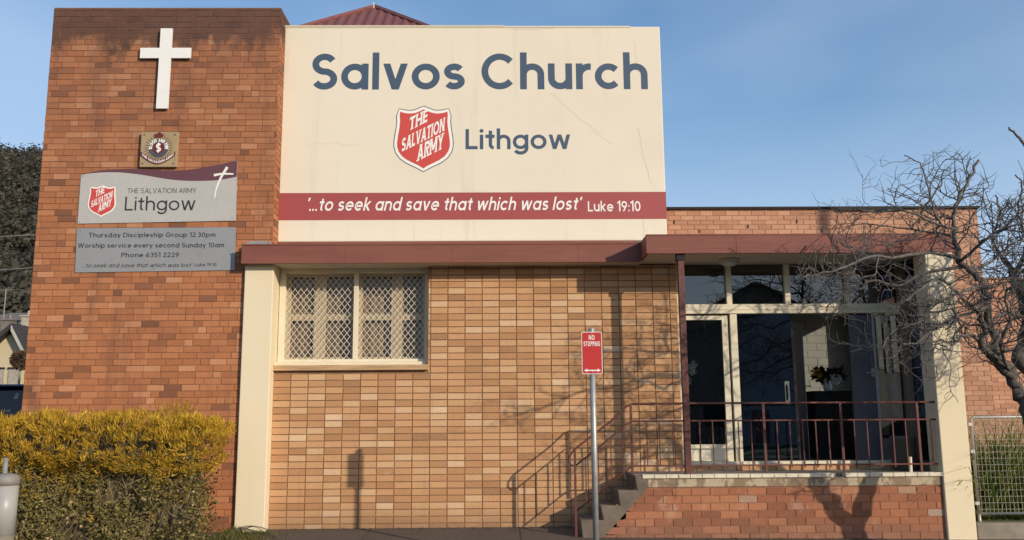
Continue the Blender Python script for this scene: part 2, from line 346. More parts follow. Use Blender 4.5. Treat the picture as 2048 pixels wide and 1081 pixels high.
def text_polys(txt, w, gap=.14, serif=0, space=.34):
    x = 0; polys = []
    for ch in txt:
        if ch == ' ': x += space; continue
        W, st = glyph(ch, w)
        for k, s in enumerate(st):
            if s[0] == 'p': q = ribbon(s[1], w/2, s[2])
            elif s[0] == 'd':
                (ax, ay), (bx, by) = s[1], s[2]; hx = w/2*hypot(bx-ax, by-ay)/abs(by-ay); q = [((ax-hx, ay), (bx-hx, by), (bx+hx, by), (ax+hx, ay))]
            else: q = [tuple((s[1]+s[3]*cos(2*pi*i/12), s[2]+s[3]*sin(2*pi*i/12)) for i in range(12))]
            polys += [(k, [(x+a, b) for a, b in f]) for f in q]
            if serif and s[0] in 'pd' and ch in 'THEILNMARYV':
                ends = [s[1][0], s[1][-1]] if s[0] == 'p' else [s[1], s[2]]
                for e in ends:
                    if min(abs(e[1]), abs(e[1]-1)) < .02:
                        z = min(max(e[1], serif/2), 1-serif/2); polys.append((k+3, [(x+e[0]-w*.95, z-serif/2), (x+e[0]+w*.95, z-serif/2), (x+e[0]+w*.95, z+serif/2), (x+e[0]-w*.95, z+serif/2)]))
        x += W+gap
    return x-gap, polys
def put_text(mb, txt, x0, x1, z0, cap, y, w=.15, gap=.14, shear=0, skew=0, tr=None, serif=0, space=.34, step=.0006):
    W, polys = text_polys(txt, w, gap, serif, space); sx = (x1-x0)/W
    for k, poly in polys:
        q = []
        for a, b in poly:
            px = x0+a*sx+shear*b*cap; pz = z0+b*cap+skew*a*sx
            if tr: px, pz = tr(px, pz)
            q.append((px, y-.001-step*k, pz))
        mb.face(q)
def shield_outline(cx, cz, s, grow=0.):
    # half outline, unit = half height; point at top centre, horns at the shoulders, pointed foot
    half = [(0,1.0),(.10,.945),(.28,.87),(.46,.845),(.64,.86),(.80,.915),(.79,.80),(.775,.62),(.79,.40),(.83,.15),(.865,-.12),(.865,-.28),(.82,-.45),(.70,-.62),(.52,-.75),(.28,-.87),(.12,-.95),(0,-1.04)]
    pts = half+[(-x, z) for x, z in half[-2:0:-1]]
    out = []
    n = len(pts)
    for i in range(n):
        a, p, b = pts[i-1], pts[i], pts[(i+1) % n]
        d = (b[0]-a[0], b[1]-a[1]); l = hypot(*d) or 1; nn = (-d[1]/l, d[0]/l)
        sgn = 1 if nn[0]*p[0]+nn[1]*p[1] > 0 else -1
        out.append((cx+(p[0]+nn[0]*grow*sgn)*s, cz+(p[1]+nn[1]*grow*sgn)*s))
    return out
def fan(mb, pts, y):
    cx = sum(p[0] for p in pts)/len(pts); cz = sum(p[1] for p in pts)/len(pts)
    for i in range(len(pts)):
        a, b = pts[i], pts[(i+1) % len(pts)]; mb.face([(cx, y, cz), (a[0], y, a[1]), (b[0], y, b[1])])
def shield(name, cx, cz, s, y, parent, rim=True):
    mb = MB(); k = 0
    if rim: mb.mi = 2; fan(mb, shield_outline(cx, cz, s, .165), y-.001); 
    mb.mi = 1; fan(mb, shield_outline(cx, cz, s, .135), y-.003)
    mb.mi = 0; fan(mb, shield_outline(cx, cz, s, .035), y-.005)
    mb.mi = 1
    for txt, x0, x1, z0, cap, w in (("THE", -.50, .12, .26, .47, .20), ("SALVATION", -.76, .70, -.50, .48, .20), ("ARMY", -.22, .66, -.83, .56, .20)):
        tr = lambda px, pz: (cx+s*px, cz+s*pz)
        put_text(mb, txt, x0, x1, z0, cap, y-.006, w=w, gap=.10, skew=.52, shear=.06, tr=tr, serif=.09)
    return mb.build(name, [M['shield_red'], M['white_vinyl'], M['grey_lettering']], parent)

# ------------------------------------------------------------------ brickwork: every brick its own block on a mortar bed
def bricks(mb, o, u, n, W, H, L, C, gap=.010, bond='run', proud=.008, holes=(), rng=RNG, jit=.002, clip=None):
    o = Vector(o); u = Vector(u); n = Vector(n); up = Vector((0,0,1)); rows = int(H/C+.999)
    for i in range(rows):
        z0 = i*C; z1 = min(H, z0+C-gap)
        if z1-z0 < .02: continue
        off = {'run': (i % 2)*L/2, 'stack': 0, 'rand': rng.choice((0, .25, .5, .5, .75))*L}[bond]
        x = -off
        while x < W:
            bl = L if (bond != 'rand' or rng.random() > .18) else L/2
            a, b = max(0, x), min(W, x+bl-gap); x += bl
            segs = [(a, b)]
            for hx0, hx1, hz0, hz1 in holes:
                if z1 > hz0+.01 and z0 < hz1-.01:
                    ns = []
                    for p, q in segs:
                        if q <= hx0 or p >= hx1: ns.append((p, q)); continue
                        if p < hx0: ns.append((p, hx0))
                        if q > hx1: ns.append((hx1, q))
                    segs = ns
            for p, q in segs:
                if q-p < .012: continue
                if clip and not clip((p+q)/2, (z0+z1)/2): continue
                d = proud+rng.uniform(-jit, jit); dz = rng.uniform(-.0008, .0008)
                J = lambda: rng.uniform(-.0016, .0016)
                base = [o+u*(p+J())+up*(z0+dz+J()), o+u*(q+J())+up*(z0+dz+J()), o+u*(q+J())+up*(z1+dz+J()), o+u*(p+J())+up*(z1+dz+J())]; front = [v+n*(d+J()*.6) for v in base]
                mb.val = rng.random(); mb.mi = 0
                mb.mesh(base+front, [(4,5,6,7), (0,1,5,4), (1,2,6,5), (2,3,7,6), (3,0,4,7)])
    mb.mi = 1; mb.val = .5
# ------------------------------------------------------------------ ground
def gz(x, y): return .06+.05*(y-11.5)-.013*max(0, x-1)
def asphalt(name, c, sc=30):
    t = NT(name); f = t.noise(sc, 5, .7); g = t.noise(.9, 5, .6)
    col = t.mix(t.ramp(f, [(.35, 0.), (.7, 1.)]), tuple(x*.72 for x in c), tuple(x*1.25 for x in c))
    col = t.mix(t.math('MULTIPLY', t.ramp(g, [(.45, 0.), (.7, 1.)]), .5), col, tuple(x*.6 for x in c))
    t.bump(f, .5, .006); return t.done(col, .92, 0, .2)
M['footpath'] = asphalt('footpath', (.125,.10,.08)); M['asphalt'] = asphalt('asphalt', (.06,.056,.052)); M['earth'] = asphalt('earth', (.10,.075,.045), 12)
M['lawn'] = asphalt('lawn', (.055,.07,.02), 25)
mb = MB()
xs = [-60, -4.6, -3.2, 1, 2.5, 4, 5.5, 7, 60]; ys = [8.8, 10, 11.2, 12.32]
for i in range(len(xs)-1):
    for j in range(3):
        mb.face([(x, y, gz(x, y)) for x, y in ((xs[i],ys[j]),(xs[i+1],ys[j]),(xs[i+1],ys[j+1]),(xs[i],ys[j+1]))])
kind(mb.build('footpath', M['footpath']), 'structure')
mb = MB(); mb.box(-60, 60, 8.65, 8.8, -.4, -.075); kind(mb.build('kerb', M['concrete']), 'structure')
mb = MB(); mb.face([(-400,-6.5,-.22),(400,-6.5,-.22),(400,8.65,-.22),(-400,8.65,-.22)]); kind(mb.build('road', M['asphalt']), 'structure')
def terr(x, y):
    base = -.25
    if y > 12.4: base = .0+.012*(y-12.4)*min(1, (y-12.4)/20)
    if y > 30: base += .11*(y-30)
    hill = 0
    if y > 110:
        t = min(1, (y-110)/360); hill = 113*(t*t*(3-2*t))*math.exp(-((x+235)/230)**2)*(1+.03*sin(x*.05)+.02*sin(x*.13+1))
        base = .0+.012*20+8.8
        base = 9.0
    return base+hill
mb = MB()
gx = [-3000,-1200,-700,-520]+list(range(-450, 160, 18))+[200,260,340,450,700,1200,3000]
gy = [-2500,-600,-120,-30,-6.45,8.7,12.3,12.45,14,17,20,25,30,36,42,50,60,75,90,110,125]+list(range(140, 500, 20))+[560,700,1000,2500]
vs = [(x, y, terr(x, y)) for y in gy for x in gx]; n = len(gx)
mb.mesh(vs, [(j*n+i, j*n+i+1, (j+1)*n+i+1, (j+1)*n+i) for j in range(len(gy)-1) for i in range(n-1)])
kind(mb.build('ground', M['lawn'], smooth=True), 'structure')

mb = MB(); rj = random.Random(6)
for x in (-1.7, .25, 2.9, 4.4): mb.face([(x-.006,8.8,gz(x,8.8)+.004),(x+.006,8.8,gz(x,8.8)+.004),(x+.03,12.28,gz(x,12.28)+.004),(x+.018,12.28,gz(x,12.28)+.004)])
kind(mb.build('pavement_joints', M['earth']), 'structure')
mb = MB()
for i in range(420):
    x = rj.uniform(-2.9, 5.5); y = (12.27 if x < 1.2 else 11.46)-abs(rj.gauss(0,.09)); z = gz(x, y)+.006; r = rj.uniform(.006,.022); a = rj.uniform(0, 6.3); mb.val = rj.random()
    mb.mesh([(x-r*cos(a), y-r*sin(a), z), (x+r*.5*sin(a), y-r*.5*cos(a), z+rj.uniform(0,.012)), (x+r*cos(a), y+r*sin(a), z+rj.uniform(0,.012)), (x-r*.5*sin(a), y+r*.5*cos(a), z+.002)], [(0,1,2,3)])
kind(mb.build('leaf_litter', leaf_mat('dry_leaf', [(0,(.06,.035,.018)),(.6,(.14,.085,.04)),(1,(.26,.18,.09))])), 'stuff')

# ------------------------------------------------------------------ the church
CH = thing('church_building', (0, 12.3, 0), "low brick church with a tall brick tower, cream painted parapet and railed porch", 'church')
# brick tower
mb = MB(); bricks(mb, (-6.31,12.15,.03), (1,0,0), (0,-1,0), 3.22, 7.30, .2325, .0855, .009, 'rand', .006, jit=.0022)
bricks(mb, (-3.09,12.15,3.83), (0,1,0), (1,0,0), .6, 3.5, .2325, .0855, .009, 'run', .006)
bricks(mb, (-6.31,15.5,.03), (0,-1,0), (-1,0,0), 3.35, 7.30, .2325, .0855, .009, 'run', .006)
mb.box(-6.31, -3.09, 12.15, 15.5, .0, 7.345)
tower = mb.build('tower', [M['red_brick'], M['red_mortar']], CH)
# cream parapet carrying the name
mb = MB(); mb.box(-3.085, 2.385, 12.4, 12.66, 3.975, 7.172)
par = mb.build('parapet_wall', M['cream_render'], CH, bevel=.012)
mb = MB(); mb.box(-3.087, 1.95, 12.392, 12.40, 7.155, 7.178); mb.box(-3.087, .1, 12.385, 12.67, 7.174, 7.186); mb.build('coping_strip', M['cream_trim'], par)
mb = MB(); put_text(mb, "Salvos Church", -2.681, 2.184, 6.208, .548, 12.4, w=.178, gap=.10); mb.build('lettering', M['slate'], par)
mb = MB(); put_text(mb, "Lithgow", -.457, 1.044, 5.312, .30, 12.4, w=.16, gap=.10); mb.build('lettering', M['slate'], par)
shield('shield_emblem', -1.055, 5.478, .417, 12.4, par)
mb = MB(); mb.box(-3.087, 2.388, 12.396, 12.402, 4.285, 4.677); mb.build('red_band', M['maroon_band'], par)
mb = MB(); put_text(mb, "'...to seek and save that which was lost'", -2.70, 1.16, 4.418, .19, 12.396, w=.15, gap=.13, shear=.2)
mb.build('lettering', M['white_vinyl'], par); mb = MB(); put_text(mb, "Luke 19:10", 1.275, 2.02, 4.396, .148, 12.396, w=.145, gap=.13); mb.build('lettering', M['white_vinyl'], par)
# hairline cracks in the render
rc = random.Random(5); CRK = simple('crack_line', (.585,.52,.41), .9, bump=0)
def crack(x, z, dx, dz, n, w=.0034):
    mb = MB(); p = [(x, z)]
    for i in range(n):
        for k in range(3): x += dx/3+rc.uniform(-.018, .018); z += dz/3+rc.uniform(-.012, .012); p.append((x, z))
    for q in ribbon(p, w/2*rc.uniform(.7, 1.1), False): mb.face([(a, 12.3985, b) for a, b in q])
    mb.build('crack', CRK, par)
crack(1.98, 6.98, .004, -.07, 6); crack(.75, 6.15, .085, -.07, 8, .003); crack(1.33, 5.60, .07, -.045, 5, .003); crack(2.02, 5.62, .004, -.09, 9); crack(-2.8, 5.36, .09, .003, 10, .003); crack(2.06, 4.28, 0, -.1, 3, .005); crack(.2, 7.13, .1, .003, 6, .006)
for x in (-2.98, -1.85, -.72, .6, 1.65): mb = MB(); mb.tube([(x, 12.36, 3.925), (x, 12.39, 3.925)], .012, 8); mb.build('rivet', M['galv'], par)
mb = MB(); mb.box(-3.085, 1.93, 12.372, 12.398, 3.80, 3.972); mb.build('flashing', M['maroon'], par)
# tan stack-bonded front wall
WX0, WX1 = -3.05, 2.468
mb = MB()
bricks(mb, (WX0+.012,12.3,.075), (1,0,0), (0,-1,0), WX1-WX0-.012, 3.53, .2353, .0897, .013, 'stack', .009, holes=[(-.2, -.968-WX0, 2.17-.075, 4)], jit=.002)
mb.box(WX0, -.97, 12.3, 12.55, 0, 2.17); mb.box(-.97, WX1, 12.3, 12.55, 0, 3.60)
fw = mb.build('front_wall', [M['tan_brick'], M['tan_mortar']], CH)
# left window behind a security screen
mb = MB(); Yw = 12.44
mb.box(-3.04, -2.955, Yw, 12.56, 2.245, 3.60); mb.box(-1.02, -.972, Yw, 12.56, 2.245, 3.60); mb.box(-2.955, -1.02, Yw, 12.56, 3.535, 3.60); mb.box(-2.955, -1.02, Yw, 12.56, 2.30, 2.338); mb.box(-2.008, -1.945, Yw-.004, 12.55, 2.338, 3.535)
mb.box(-3.045, -.975, 12.375, 12.56, 2.25, 2.296)
win = mb.build('window', M['cream_trim'], CH, bevel=.004)
mb = MB(); mb.box(-3.062, -.955, 12.235, 12.41, 2.172, 2.246); mb.build('sill', simple('sill_stone', (.50,.32,.17), .85, var=.35, scale=5, stretch=(.5,1,8)), win, bevel=.008)
M['screen'] = simple('screen_paint', (.66,.60,.50), .5, var=.06, bump=0)
def diamond_screen(x0, x1, z0, z1, y):
    mb = MB(); px, pz = .0815, .1035; h = .0036; sl = pz/px; d = hypot(px, pz); hx = h*d/pz
    for sgn, yy in ((1, y), (-1, y+.004)):
        c = -400
        k0 = int((z0-sl*x1)/pz)-2; k1 = int((z1-sl*x0)/pz)+2
        for k in range(-80, 80):
            # line z = sgn*sl*(x-x0) + z0 + k*pz
            lo, hi = x0, x1
            za = z0+k*pz
            xa = x0+((z0-za)/sl)*sgn; xb = x0+((z1-za)/sl)*sgn
            a, b = max(lo, min(xa, xb)), min(hi, max(xa, xb))
            if b-a < .01: continue
            f = lambda x: za+sgn*sl*(x-x0)
            dz = h*d/px
            mb.prism([(a, f(a)-dz), (b, f(b)-dz), (b, f(b)+dz), (a, f(a)+dz)], yy-.002, yy+.0018)
    return mb
for x0, x1 in ((-2.955, -2.008), (-1.945, -1.02)):
    diamond_screen(x0, x1, 2.338, 3.535, 12.485).build('security_screen', M['screen'], win)
mb = MB()
for x0, x1 in ((-2.955,-2.90), (-2.575,-2.41), (-2.04,-1.90), (-1.50,-1.34), (-1.06,-1.02)): mb.box(x0, x1, 12.56, 12.61, 2.30, 3.56)
for z0, z1 in ((2.30,2.37), (2.885,2.975), (3.50,3.56)): mb.box(-2.90, -1.06, 12.568, 12.60, z0, z1)
mb.build('glazing_bars', simple('old_cream', (.50,.40,.26), .6, var=.15), win)
mb = MB(); mb.box(-2.95, -1.03, 12.602, 12.606, 2.30, 3.56); mb.build('glass', glass_mat('window_glass', (.86,.82,.76), .7, .03), win)
mb = MB(); n = 80; mb.mesh([(-3.0+2.05*i/n, 12.665+.012*sin(i*1.3)+.008*sin(i*.37), z) for z in (2.2, 3.6) for i in range(n+1)], [(i, i+1, n+2+i, n+1+i) for i in range(n)])
mb.build('curtain', simple('curtain_cloth', (.42,.345,.27), .9, var=.12), win, smooth=True)
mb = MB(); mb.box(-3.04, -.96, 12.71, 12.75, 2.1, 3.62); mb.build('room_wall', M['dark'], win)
# cream pillars
mb = MB(); mb.box(-3.43, -3.042, 12.08, 12.437, -.02, 3.597); mb.build('pillar', M['cream_paint'], CH, bevel=.01)
mb = MB(); mb.box(5.56, 5.92, 11.45, 11.80, -.1, 3.612); mb.build('pillar', M['cream_paint'], CH, bevel=.01)
# canopy over window and porch
mb = MB(); mb.box(-3.44, 1.925, 11.925, 11.96, 3.588, 3.846); mb.box(-3.44, -3.405, 11.96, 12.14, 3.588, 3.846); mb.box(-3.443, 1.925, 11.917, 11.955, 3.834, 3.854)
mb.box(1.927, 5.965, 11.45, 11.487, 3.613, 3.858); mb.box(1.927, 1.96, 11.487, 11.98, 3.613, 3.858); mb.box(5.93, 5.965, 11.487, 12.5, 3.613, 3.858); mb.box(1.925, 5.967, 11.444, 11.48, 3.85, 3.866)
[mb.box(x, x+.005, 11.9215, 11.925, 3.592, 3.832) for x in (-2.05, -.62, 1.08)]; [mb.box(x, x+.005, 11.4465, 11.45, 3.62, 3.848) for x in (3.1, 4.72)]
can = mb.build('canopy', M['maroon'], CH, bevel=.004)
mb = MB(); mb.box(-3.405, 1.96, 11.96, 12.52, 3.60, 3.83); mb.box(1.96, 5.93, 11.487, 12.75, 3.622, 3.83); mb.build('soffit', M['soffit'], can)
mb = MB(); mb.box(-3.41, -3.11, 12.01, 12.06, 3.862, 3.895); mb.tube([(-3.36, 12.03, 3.90), (-3.14, 12.03, 3.90)], .016, 8); mb.box(-3.10, -3.085, 12.0, 12.06, 3.86, 3.91); mb.build('strip_lamp', M['galv'], can)
mb = MB(); mb.box(2.340, 2.418, 11.50, 11.578, .805, 3.53); post = mb.build('porch_post', M['maroon_steel'], CH, bevel=.004)
mb = MB(); mb.box(2.325, 2.433, 11.488, 11.59, 3.53, 3.618); mb.build('bracket', M['dark'], post)
# porch base
mb = MB(); bricks(mb, (1.22,11.5,.0), (1,0,0), (0,-1,0), 4.34, .66, .236, .0925, .010, 'run', .006, clip=lambda x, z: x+1.22 > 1.20+(z-.05)*.95)
mb.prism([(1.27,-.12), (5.56,-.12), (5.56,.66), (1.84,.66)], 11.5, 12.29)
pb = mb.build('porch_base', [M['base_brick'], M['base_mortar']], CH)
t = NT('peeling_paint'); f = t.noise(7, 5, .6, (1, 1, .55)); g = t.noise(30, 4)
col = t.mix(t.ramp(f, [(.46, 0.), (.52, 1.)]), (.50,.41,.28), (.27,.19,.12)); col = t.mix(t.math('MULTIPLY', g, .4), col, (.16,.13,.10)); t.bump(f, .4, .01)
M['peeling'] = t.done(col, .9)
mb = MB(); mb.box(1.86, 5.56, 11.488, 12.29, .655, .762); mb.build('concrete_band', M['peeling'], pb, bevel=.006)
mb = MB(); mb.box(1.70, 5.56, 11.60, 12.30, .762, .806); mb.build('landing', M['concrete'], CH)
mb = MB(); x = 1.79; rr = random.Random(4)
while x < 5.55:
    w = min(.148, 5.558-x); d = rr.uniform(-.003, .003)
    if not 4.18 < x < 4.30: mb.box(x, x+w-.004, 11.462+d, 11.598, .764, .811+d*.5)
    x += .15
mb.build('nosing_tiles', simple('nosing_tile', (.72,.63,.49), .7, var=.2, scale=8), pb, bevel=.003)
mb = MB(); mb.prism([(1.04,-.05),(1.005,.265),(1.29,.265),(1.255,.44),(1.50,.44),(1.475,.622),(1.72,.622),(1.69,.80),(1.79,.80),(1.858,.80),(1.858,.67),(1.79,.575),(1.29,.06),(1.25,-.05)], 11.472, 12.285)
mb.build('concrete_steps', M['old_concrete'], CH, bevel=.012)
# entrance joinery
mb = MB(); Y0, Y1 = 12.33, 12.43
mb.box(2.47, 2.555, Y0, Y1, .925, 3.62)
mb.box(2.555, 5.56, Y0-.02, Y1, 2.925, 3.055); mb.box(2.555, 5.56, Y0-.028, Y0-.018, 2.975, 2.985)
for x0, x1 in ((3.170,3.245), (3.985,4.06), (4.83,4.91)): mb.box(x0, x1, Y0, Y1, 3.055, 3.62)
mb.box(3.20, 3.295, Y0, Y1, .925, 2.925)
mb.box(2.47, 5.56, 12.29, 12.45, .885, .925)
ent = mb.build('entrance', M['cream_trim'], CH, bevel=.003)
mb = MB()
bricks(mb, (2.47,12.31,.806), (1,0,0), (0,-1,0), 3.09, .075, .18, .08, .012, 'run', .006); mb.box(2.47, 5.56, 12.31, 12.45, .79, .884)
mb.build('threshold_bricks', [M['tan_brick'], M['tan_mortar']], ent)
G = glass_mat('door_glass', (.62,.64,.66), .9, .07); GT = glass_mat('transom_glass', (.4,.42,.44), .95, .10); GB = glass_mat('tinted_glass', (.10,.12,.17), (.55,.68,.95), .24)
mb = MB()
for x0, x1 in ((2.555,3.17), (3.245,3.985), (4.06,4.83), (4.91,5.56)): mb.box(x0, x1, 12.385, 12.39, 3.055, 3.62)
mb.build('transom_glass', GT, ent)
sl = MB(); sl.box(3.09, 3.17, 12.35, 12.40, .925, 2.90); sl.box(2.555, 3.09, 12.35, 12.40, 2.84, 2.90); sl.box(2.555, 3.09, 12.352, 12.40, .93, 1.15)
sl.box(2.555, 2.575, 12.35, 12.40, 1.15, 2.84)
side = sl.build('sidelight', M['cream_trim'], CH, bevel=.003)
mb = MB(); mb.box(2.575, 3.09, 12.375, 12.38, 1.15, 2.84); mb.build('glass', G, side)
mb = MB(); mb.box(3.298, 4.055, 12.386, 12.396, .93, 2.922); sd = mb.build('sliding_door', GB, CH)
mb = MB(); mb.box(3.925, 3.985, 12.372, 12.385, 1.685, 1.995); mb.mi = 1; mb.tube([(3.945,12.371,1.74),(3.945,12.345,1.76),(3.945,12.345,1.92),(3.945,12.371,1.94)], .009, 8); mb.box(3.936, 3.955, 12.3705, 12.372, 1.73, 1.95)
mb.build('handle', [M['cream_trim'], M['dark']], sd)
mb = MB(); mb.box(4.85, 5.17, 12.36, 12.40, .93, 2.90); dp = mb.build('door', simple('blue_grey_door', (.075,.078,.095), .35, var=.15, scale=3), CH)
mb = MB(); mb.box(5.172, 5.205, 12.345, 12.405, .93, 3.05); mb.build('door_edge', M['galv'], dp)
mb = MB(); mb.tube([(5.15,12.355,2.10),(5.15,12.31,2.10),(5.02,12.30,2.095)], .012, 8); mb.box(5.12, 5.168, 12.35, 12.36, 2.05, 2.16); mb.build('handle', M['galv'], dp)
mb = MB(); mb.box(5.21, 5.555, 12.37, 12.376, 1.22, 2.92); fp = mb.build('fixed_glass', G, CH)
mb = MB(); mb.box(5.21, 5.555, 12.36, 12.40, .93, 1.215); mb.build('kick_panel', simple('grey_panel', (.17,.155,.14), .6), fp)
# glazed return between the porch pillar and the doors
mb = MB(); mb.box(5.565, 5.64, 12.16, 12.34, .806, 3.615); mb.box(5.57, 5.64, 11.80, 12.16, 2.95, 3.06); mb.box(5.57, 5.64, 11.80, 12.16, .806, .93); mb.box(5.562, 5.66, 12.342, 12.46, .806, 3.61); sr = mb.build('side_frame', simple('brown_timber', (.20,.15,.11), .7), CH)
mb = MB(); mb.box(5.60, 5.606, 11.80, 12.16, .93, 3.615); mb.build('side_glass', GB, sr)
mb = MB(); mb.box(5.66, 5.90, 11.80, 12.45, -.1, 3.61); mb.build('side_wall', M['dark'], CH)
# foyer
mb = MB(); mb.box(2.35, 6.05, 12.45, 14.75, .70, .90); mb.build('foyer_floor', simple('vinyl_floor', (.09,.08,.07), .5), CH)
mb = MB()
bricks(mb, (2.4,14.6,.9), (1,0,0), (0,-1,0), 3.6, 2.75, .31, .12, .010, 'run', .004)
mb.box(2.35, 6.05, 14.6, 14.75, .9, 3.7); mb.build('foyer_back_wall', [simple('white_brick', (.24,.245,.22), .8, var=.1), simple('white_joint', (.18,.18,.165), .9)], CH)
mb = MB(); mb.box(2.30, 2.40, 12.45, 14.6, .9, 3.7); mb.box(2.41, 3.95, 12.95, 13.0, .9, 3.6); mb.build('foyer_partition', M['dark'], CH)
mb = MB()
for y0, y1, z0, z1 in ((12.47,12.75,.9,3.7), (14.0,14.6,.9,3.7), (12.75,14.0,.9,1.5), (12.75,14.0,3.3,3.7)): mb.box(5.95, 6.05, y0, y1, z0, z1)  # unseen window opening, added to let sunlight into the foyer
mb.box(5.902, 6.05, 12.20, 12.469, .5, 3.61)
mb.build('foyer_side_wall', simple('foyer_paint', (.30,.29,.26), .8), CH)
mb = MB(); mb.box(2.30, 6.05, 12.76, 14.75, 3.702, 3.80); mb.build('foyer_ceiling', M['soffit'], CH)
mb = MB(); a = Vector((4.07, 12.62, 0)); b = Vector((4.43, 13.15, 0)); nn = Vector((.03, -.02, 0))
mb.mesh([a+Vector((0,0,.91)), b+Vector((0,0,.91)), b+nn+Vector((0,0,.91)), a+nn+Vector((0,0,.91)), a+Vector((0,0,2.86)), b+Vector((0,0,2.86)), b+nn+Vector((0,0,2.86)), a+nn+Vector((0,0,2.86))], [(0,1,5,4),(1,2,6,5),(2,3,7,6),(3,0,4,7),(4,5,6,7),(3,2,1,0)])
idr = mb.build('inner_door', simple('dark_door', (.035,.032,.034), .5), CH)
mb = MB(); mb.box(4.428, 4.47, 13.135, 13.16, .91, 2.86); mb.build('door_edge', M['galv'], idr)
mb = MB(); mb.tube([(4.40,13.08,1.95),(4.44,13.05,1.95),(4.52,13.06,1.95)], .01, 6); mb.build('handle', M['galv'], idr)
# masses behind: hall, rear block, roofs
mb = MB(); mb.box(-3.08, 2.28, 12.76, 20, 0, 3.9); mb.box(-3.08, 2.30, 12.662, 20, 3.9, 6.9); mb.box(2.38, 8.7, 16.01, 22, 0, 5.2); mb.box(2.381, 6.05, 12.765, 16.0, 3.80, 3.86); mb.box(-5.3, .2, 15.3, 25.7, 0, 7.68)
mb.build('rear_walls', M['pink_mortar'], CH)
mb = MB(); bricks(mb, (2.4,16,.05), (1,0,0), (0,-1,0), 6.39, 5.21, .236, .0865, .010, 'run', .006)
bricks(mb, (8.79,16,.05), (0,1,0), (1,0,0), 5.9, 5.21, .236, .0865, .010, 'run', .006); mb.box(2.4, 8.79, 16, 16.2, 0, 5.262); mb.box(8.6, 8.79, 16.2, 22, 0, 5.262)
rb = mb.build('rear_wall', [M['pink_brick'], M['pink_mortar']], CH)
mb = MB(); mb.box(2.39, 8.83, 15.95, 16.25, 5.264, 5.305); mb.box(2.39, 8.83, 16.25, 22.1, 5.264, 5.30); mb.box(6.2, 7.4, 15.945, 15.955, 5.225, 5.27); mb.build('coping_flashing', M['dark'], rb)
for i in range(12):
    x = 3.2+.45*i; z = .05+.0865*(57-(i*2) % 5)+.02; mb = MB(); mb.box(x, x+.022, 15.985, 15.993, z, z+.06); mb.build('weep_hole', M['dark'], rb)
# red corrugated hip roof
A = Vector((-2.591, 18, 10.181)); E0 = Vector((-5.591, 15, 7.70)); E1 = Vector((.409, 15, 7.70)); B0 = Vector((-5.591, 26, 7.70)); B1 = Vector((.409, 26, 7.70)); R1 = Vector((-2.591, 23, 10.181))
mb = MB(); pit = .19
n = int(6/pit*4)
for i in range(n):
    xa = E0.x+6*i/n; xb = E0.x+6*(i+1)/n
    def ptop(x):
        d = 1-abs(x-A.x)/3; return Vector((x, 15+3*d, 7.70+2.481*d))
    oz = lambda x: .018*sin(2*pi*x/pit)
    mb.face([(xa,15,7.70+oz(xa)), (xb,15,7.70+oz(xb)), ptop(xb)+Vector((0,0,oz(xb))), ptop(xa)+Vector((0,0,oz(xa)))])
mb.face([E0, A, R1, B0]); mb.face([E1, B1, R1, A]); mb.face([B0, R1, B1])
roof = mb.build('hip_roof', simple('red_corrugated', (.20,.075,.068), .55, var=.12), CH)
mb = MB(); mb.tube([E0, A], .06, 6); mb.tube([E1, A], .06, 6); mb.tube([A, R1], .06, 6); mb.build('ridge_capping', simple('red_capping', (.215,.08,.072), .5), roof)
mb = MB(); mb.tube([A+Vector((-.01,-.07,.02)), A+Vector((-.02,-.09,.05)), A+Vector((-.005,-.11,-.18))], .018, 6); mb.build('roof_flashing', simple('pale_flashing', (.55,.5,.45), .5), roof)
# ------------------------------------------------------------------ signs on the tower
t = thing('wall_cross', (-4.68, 12.14, 5.82), "plain white latin cross fixed high on the brick tower", 'cross')
mb = MB(); mb.prism([(-4.762,5.818),(-4.598,5.818),(-4.598,6.56),(-4.322,6.56),(-4.322,6.712),(-4.598,6.712),(-4.598,7.003),(-4.762,7.003),(-4.762,6.712),(-5.030,6.712),(-5.030,6.56),(-4.762,6.56)], 12.085, 12.115)
mb.build('cross_board', M['white_paint'], t)
for z in (6.2, 6.8): mb = MB(); mb.box(-4.72, -4.64, 12.115, 12.15, z, z+.1); mb.build('bracket', M['galv'], t)

t = thing('crest_plaque', (-4.687, 12.14, 4.975), "square tan plaque with a round red and blue crest, above the wavy sign", 'plaque')
mb = MB(); mb.box(-4.940, -4.433, 12.085, 12.143, 4.975, 5.477)
bd = mb.build('board', simple('tan_board', (.40,.29,.165), .6, var=.12, scale=5), t, bevel=.004)
CX, CZ, yb = -4.690, 5.245, 12.085
crest_cols = [simple('crest_slate', (.075,.085,.10), .5, bump=0), simple('crest_red', (.16,.025,.025), .5, bump=0), M['white_vinyl'], simple('crest_gold', (.42,.29,.12), .5, bump=0)]
def disc(mb, cx, cz, r, y, n=28): fan(mb, [(cx+r*cos(2*pi*i/n), cz+r*sin(2*pi*i/n)) for i in range(n)], y)
mb = MB(); mb.mi = 0
for i in range(28):                                      # the rays
    a = 2*pi*i/28
    q = [(.150,-.045),(.196,-.02),(.196,.02),(.150,.045)]
    mb.face([(CX+r*cos(a+d), yb-.002, CZ+r*sin(a+d)) for r, d in q])
mb.mi = 3; disc(mb, CX, CZ, .146, yb-.004); mb.mi = 0; disc(mb, CX, CZ, .138, yb-.006); mb.mi = 1; disc(mb, CX, CZ, .082, yb-.008)
mb.mi = 2
put_text(mb, "BLOOD AND FIRE", -1.0, 1.0, 0, .048, yb-.009, w=.26, gap=.10, tr=lambda px, pz: (CX+(.087+pz)*sin(px*1.75), CZ+(.087+pz)*cos(px*1.75)))
put_text(mb, "S", -.037, .037, -.058, .116, yb-.010, w=.20, tr=lambda px, pz: (CX+px, CZ+pz))
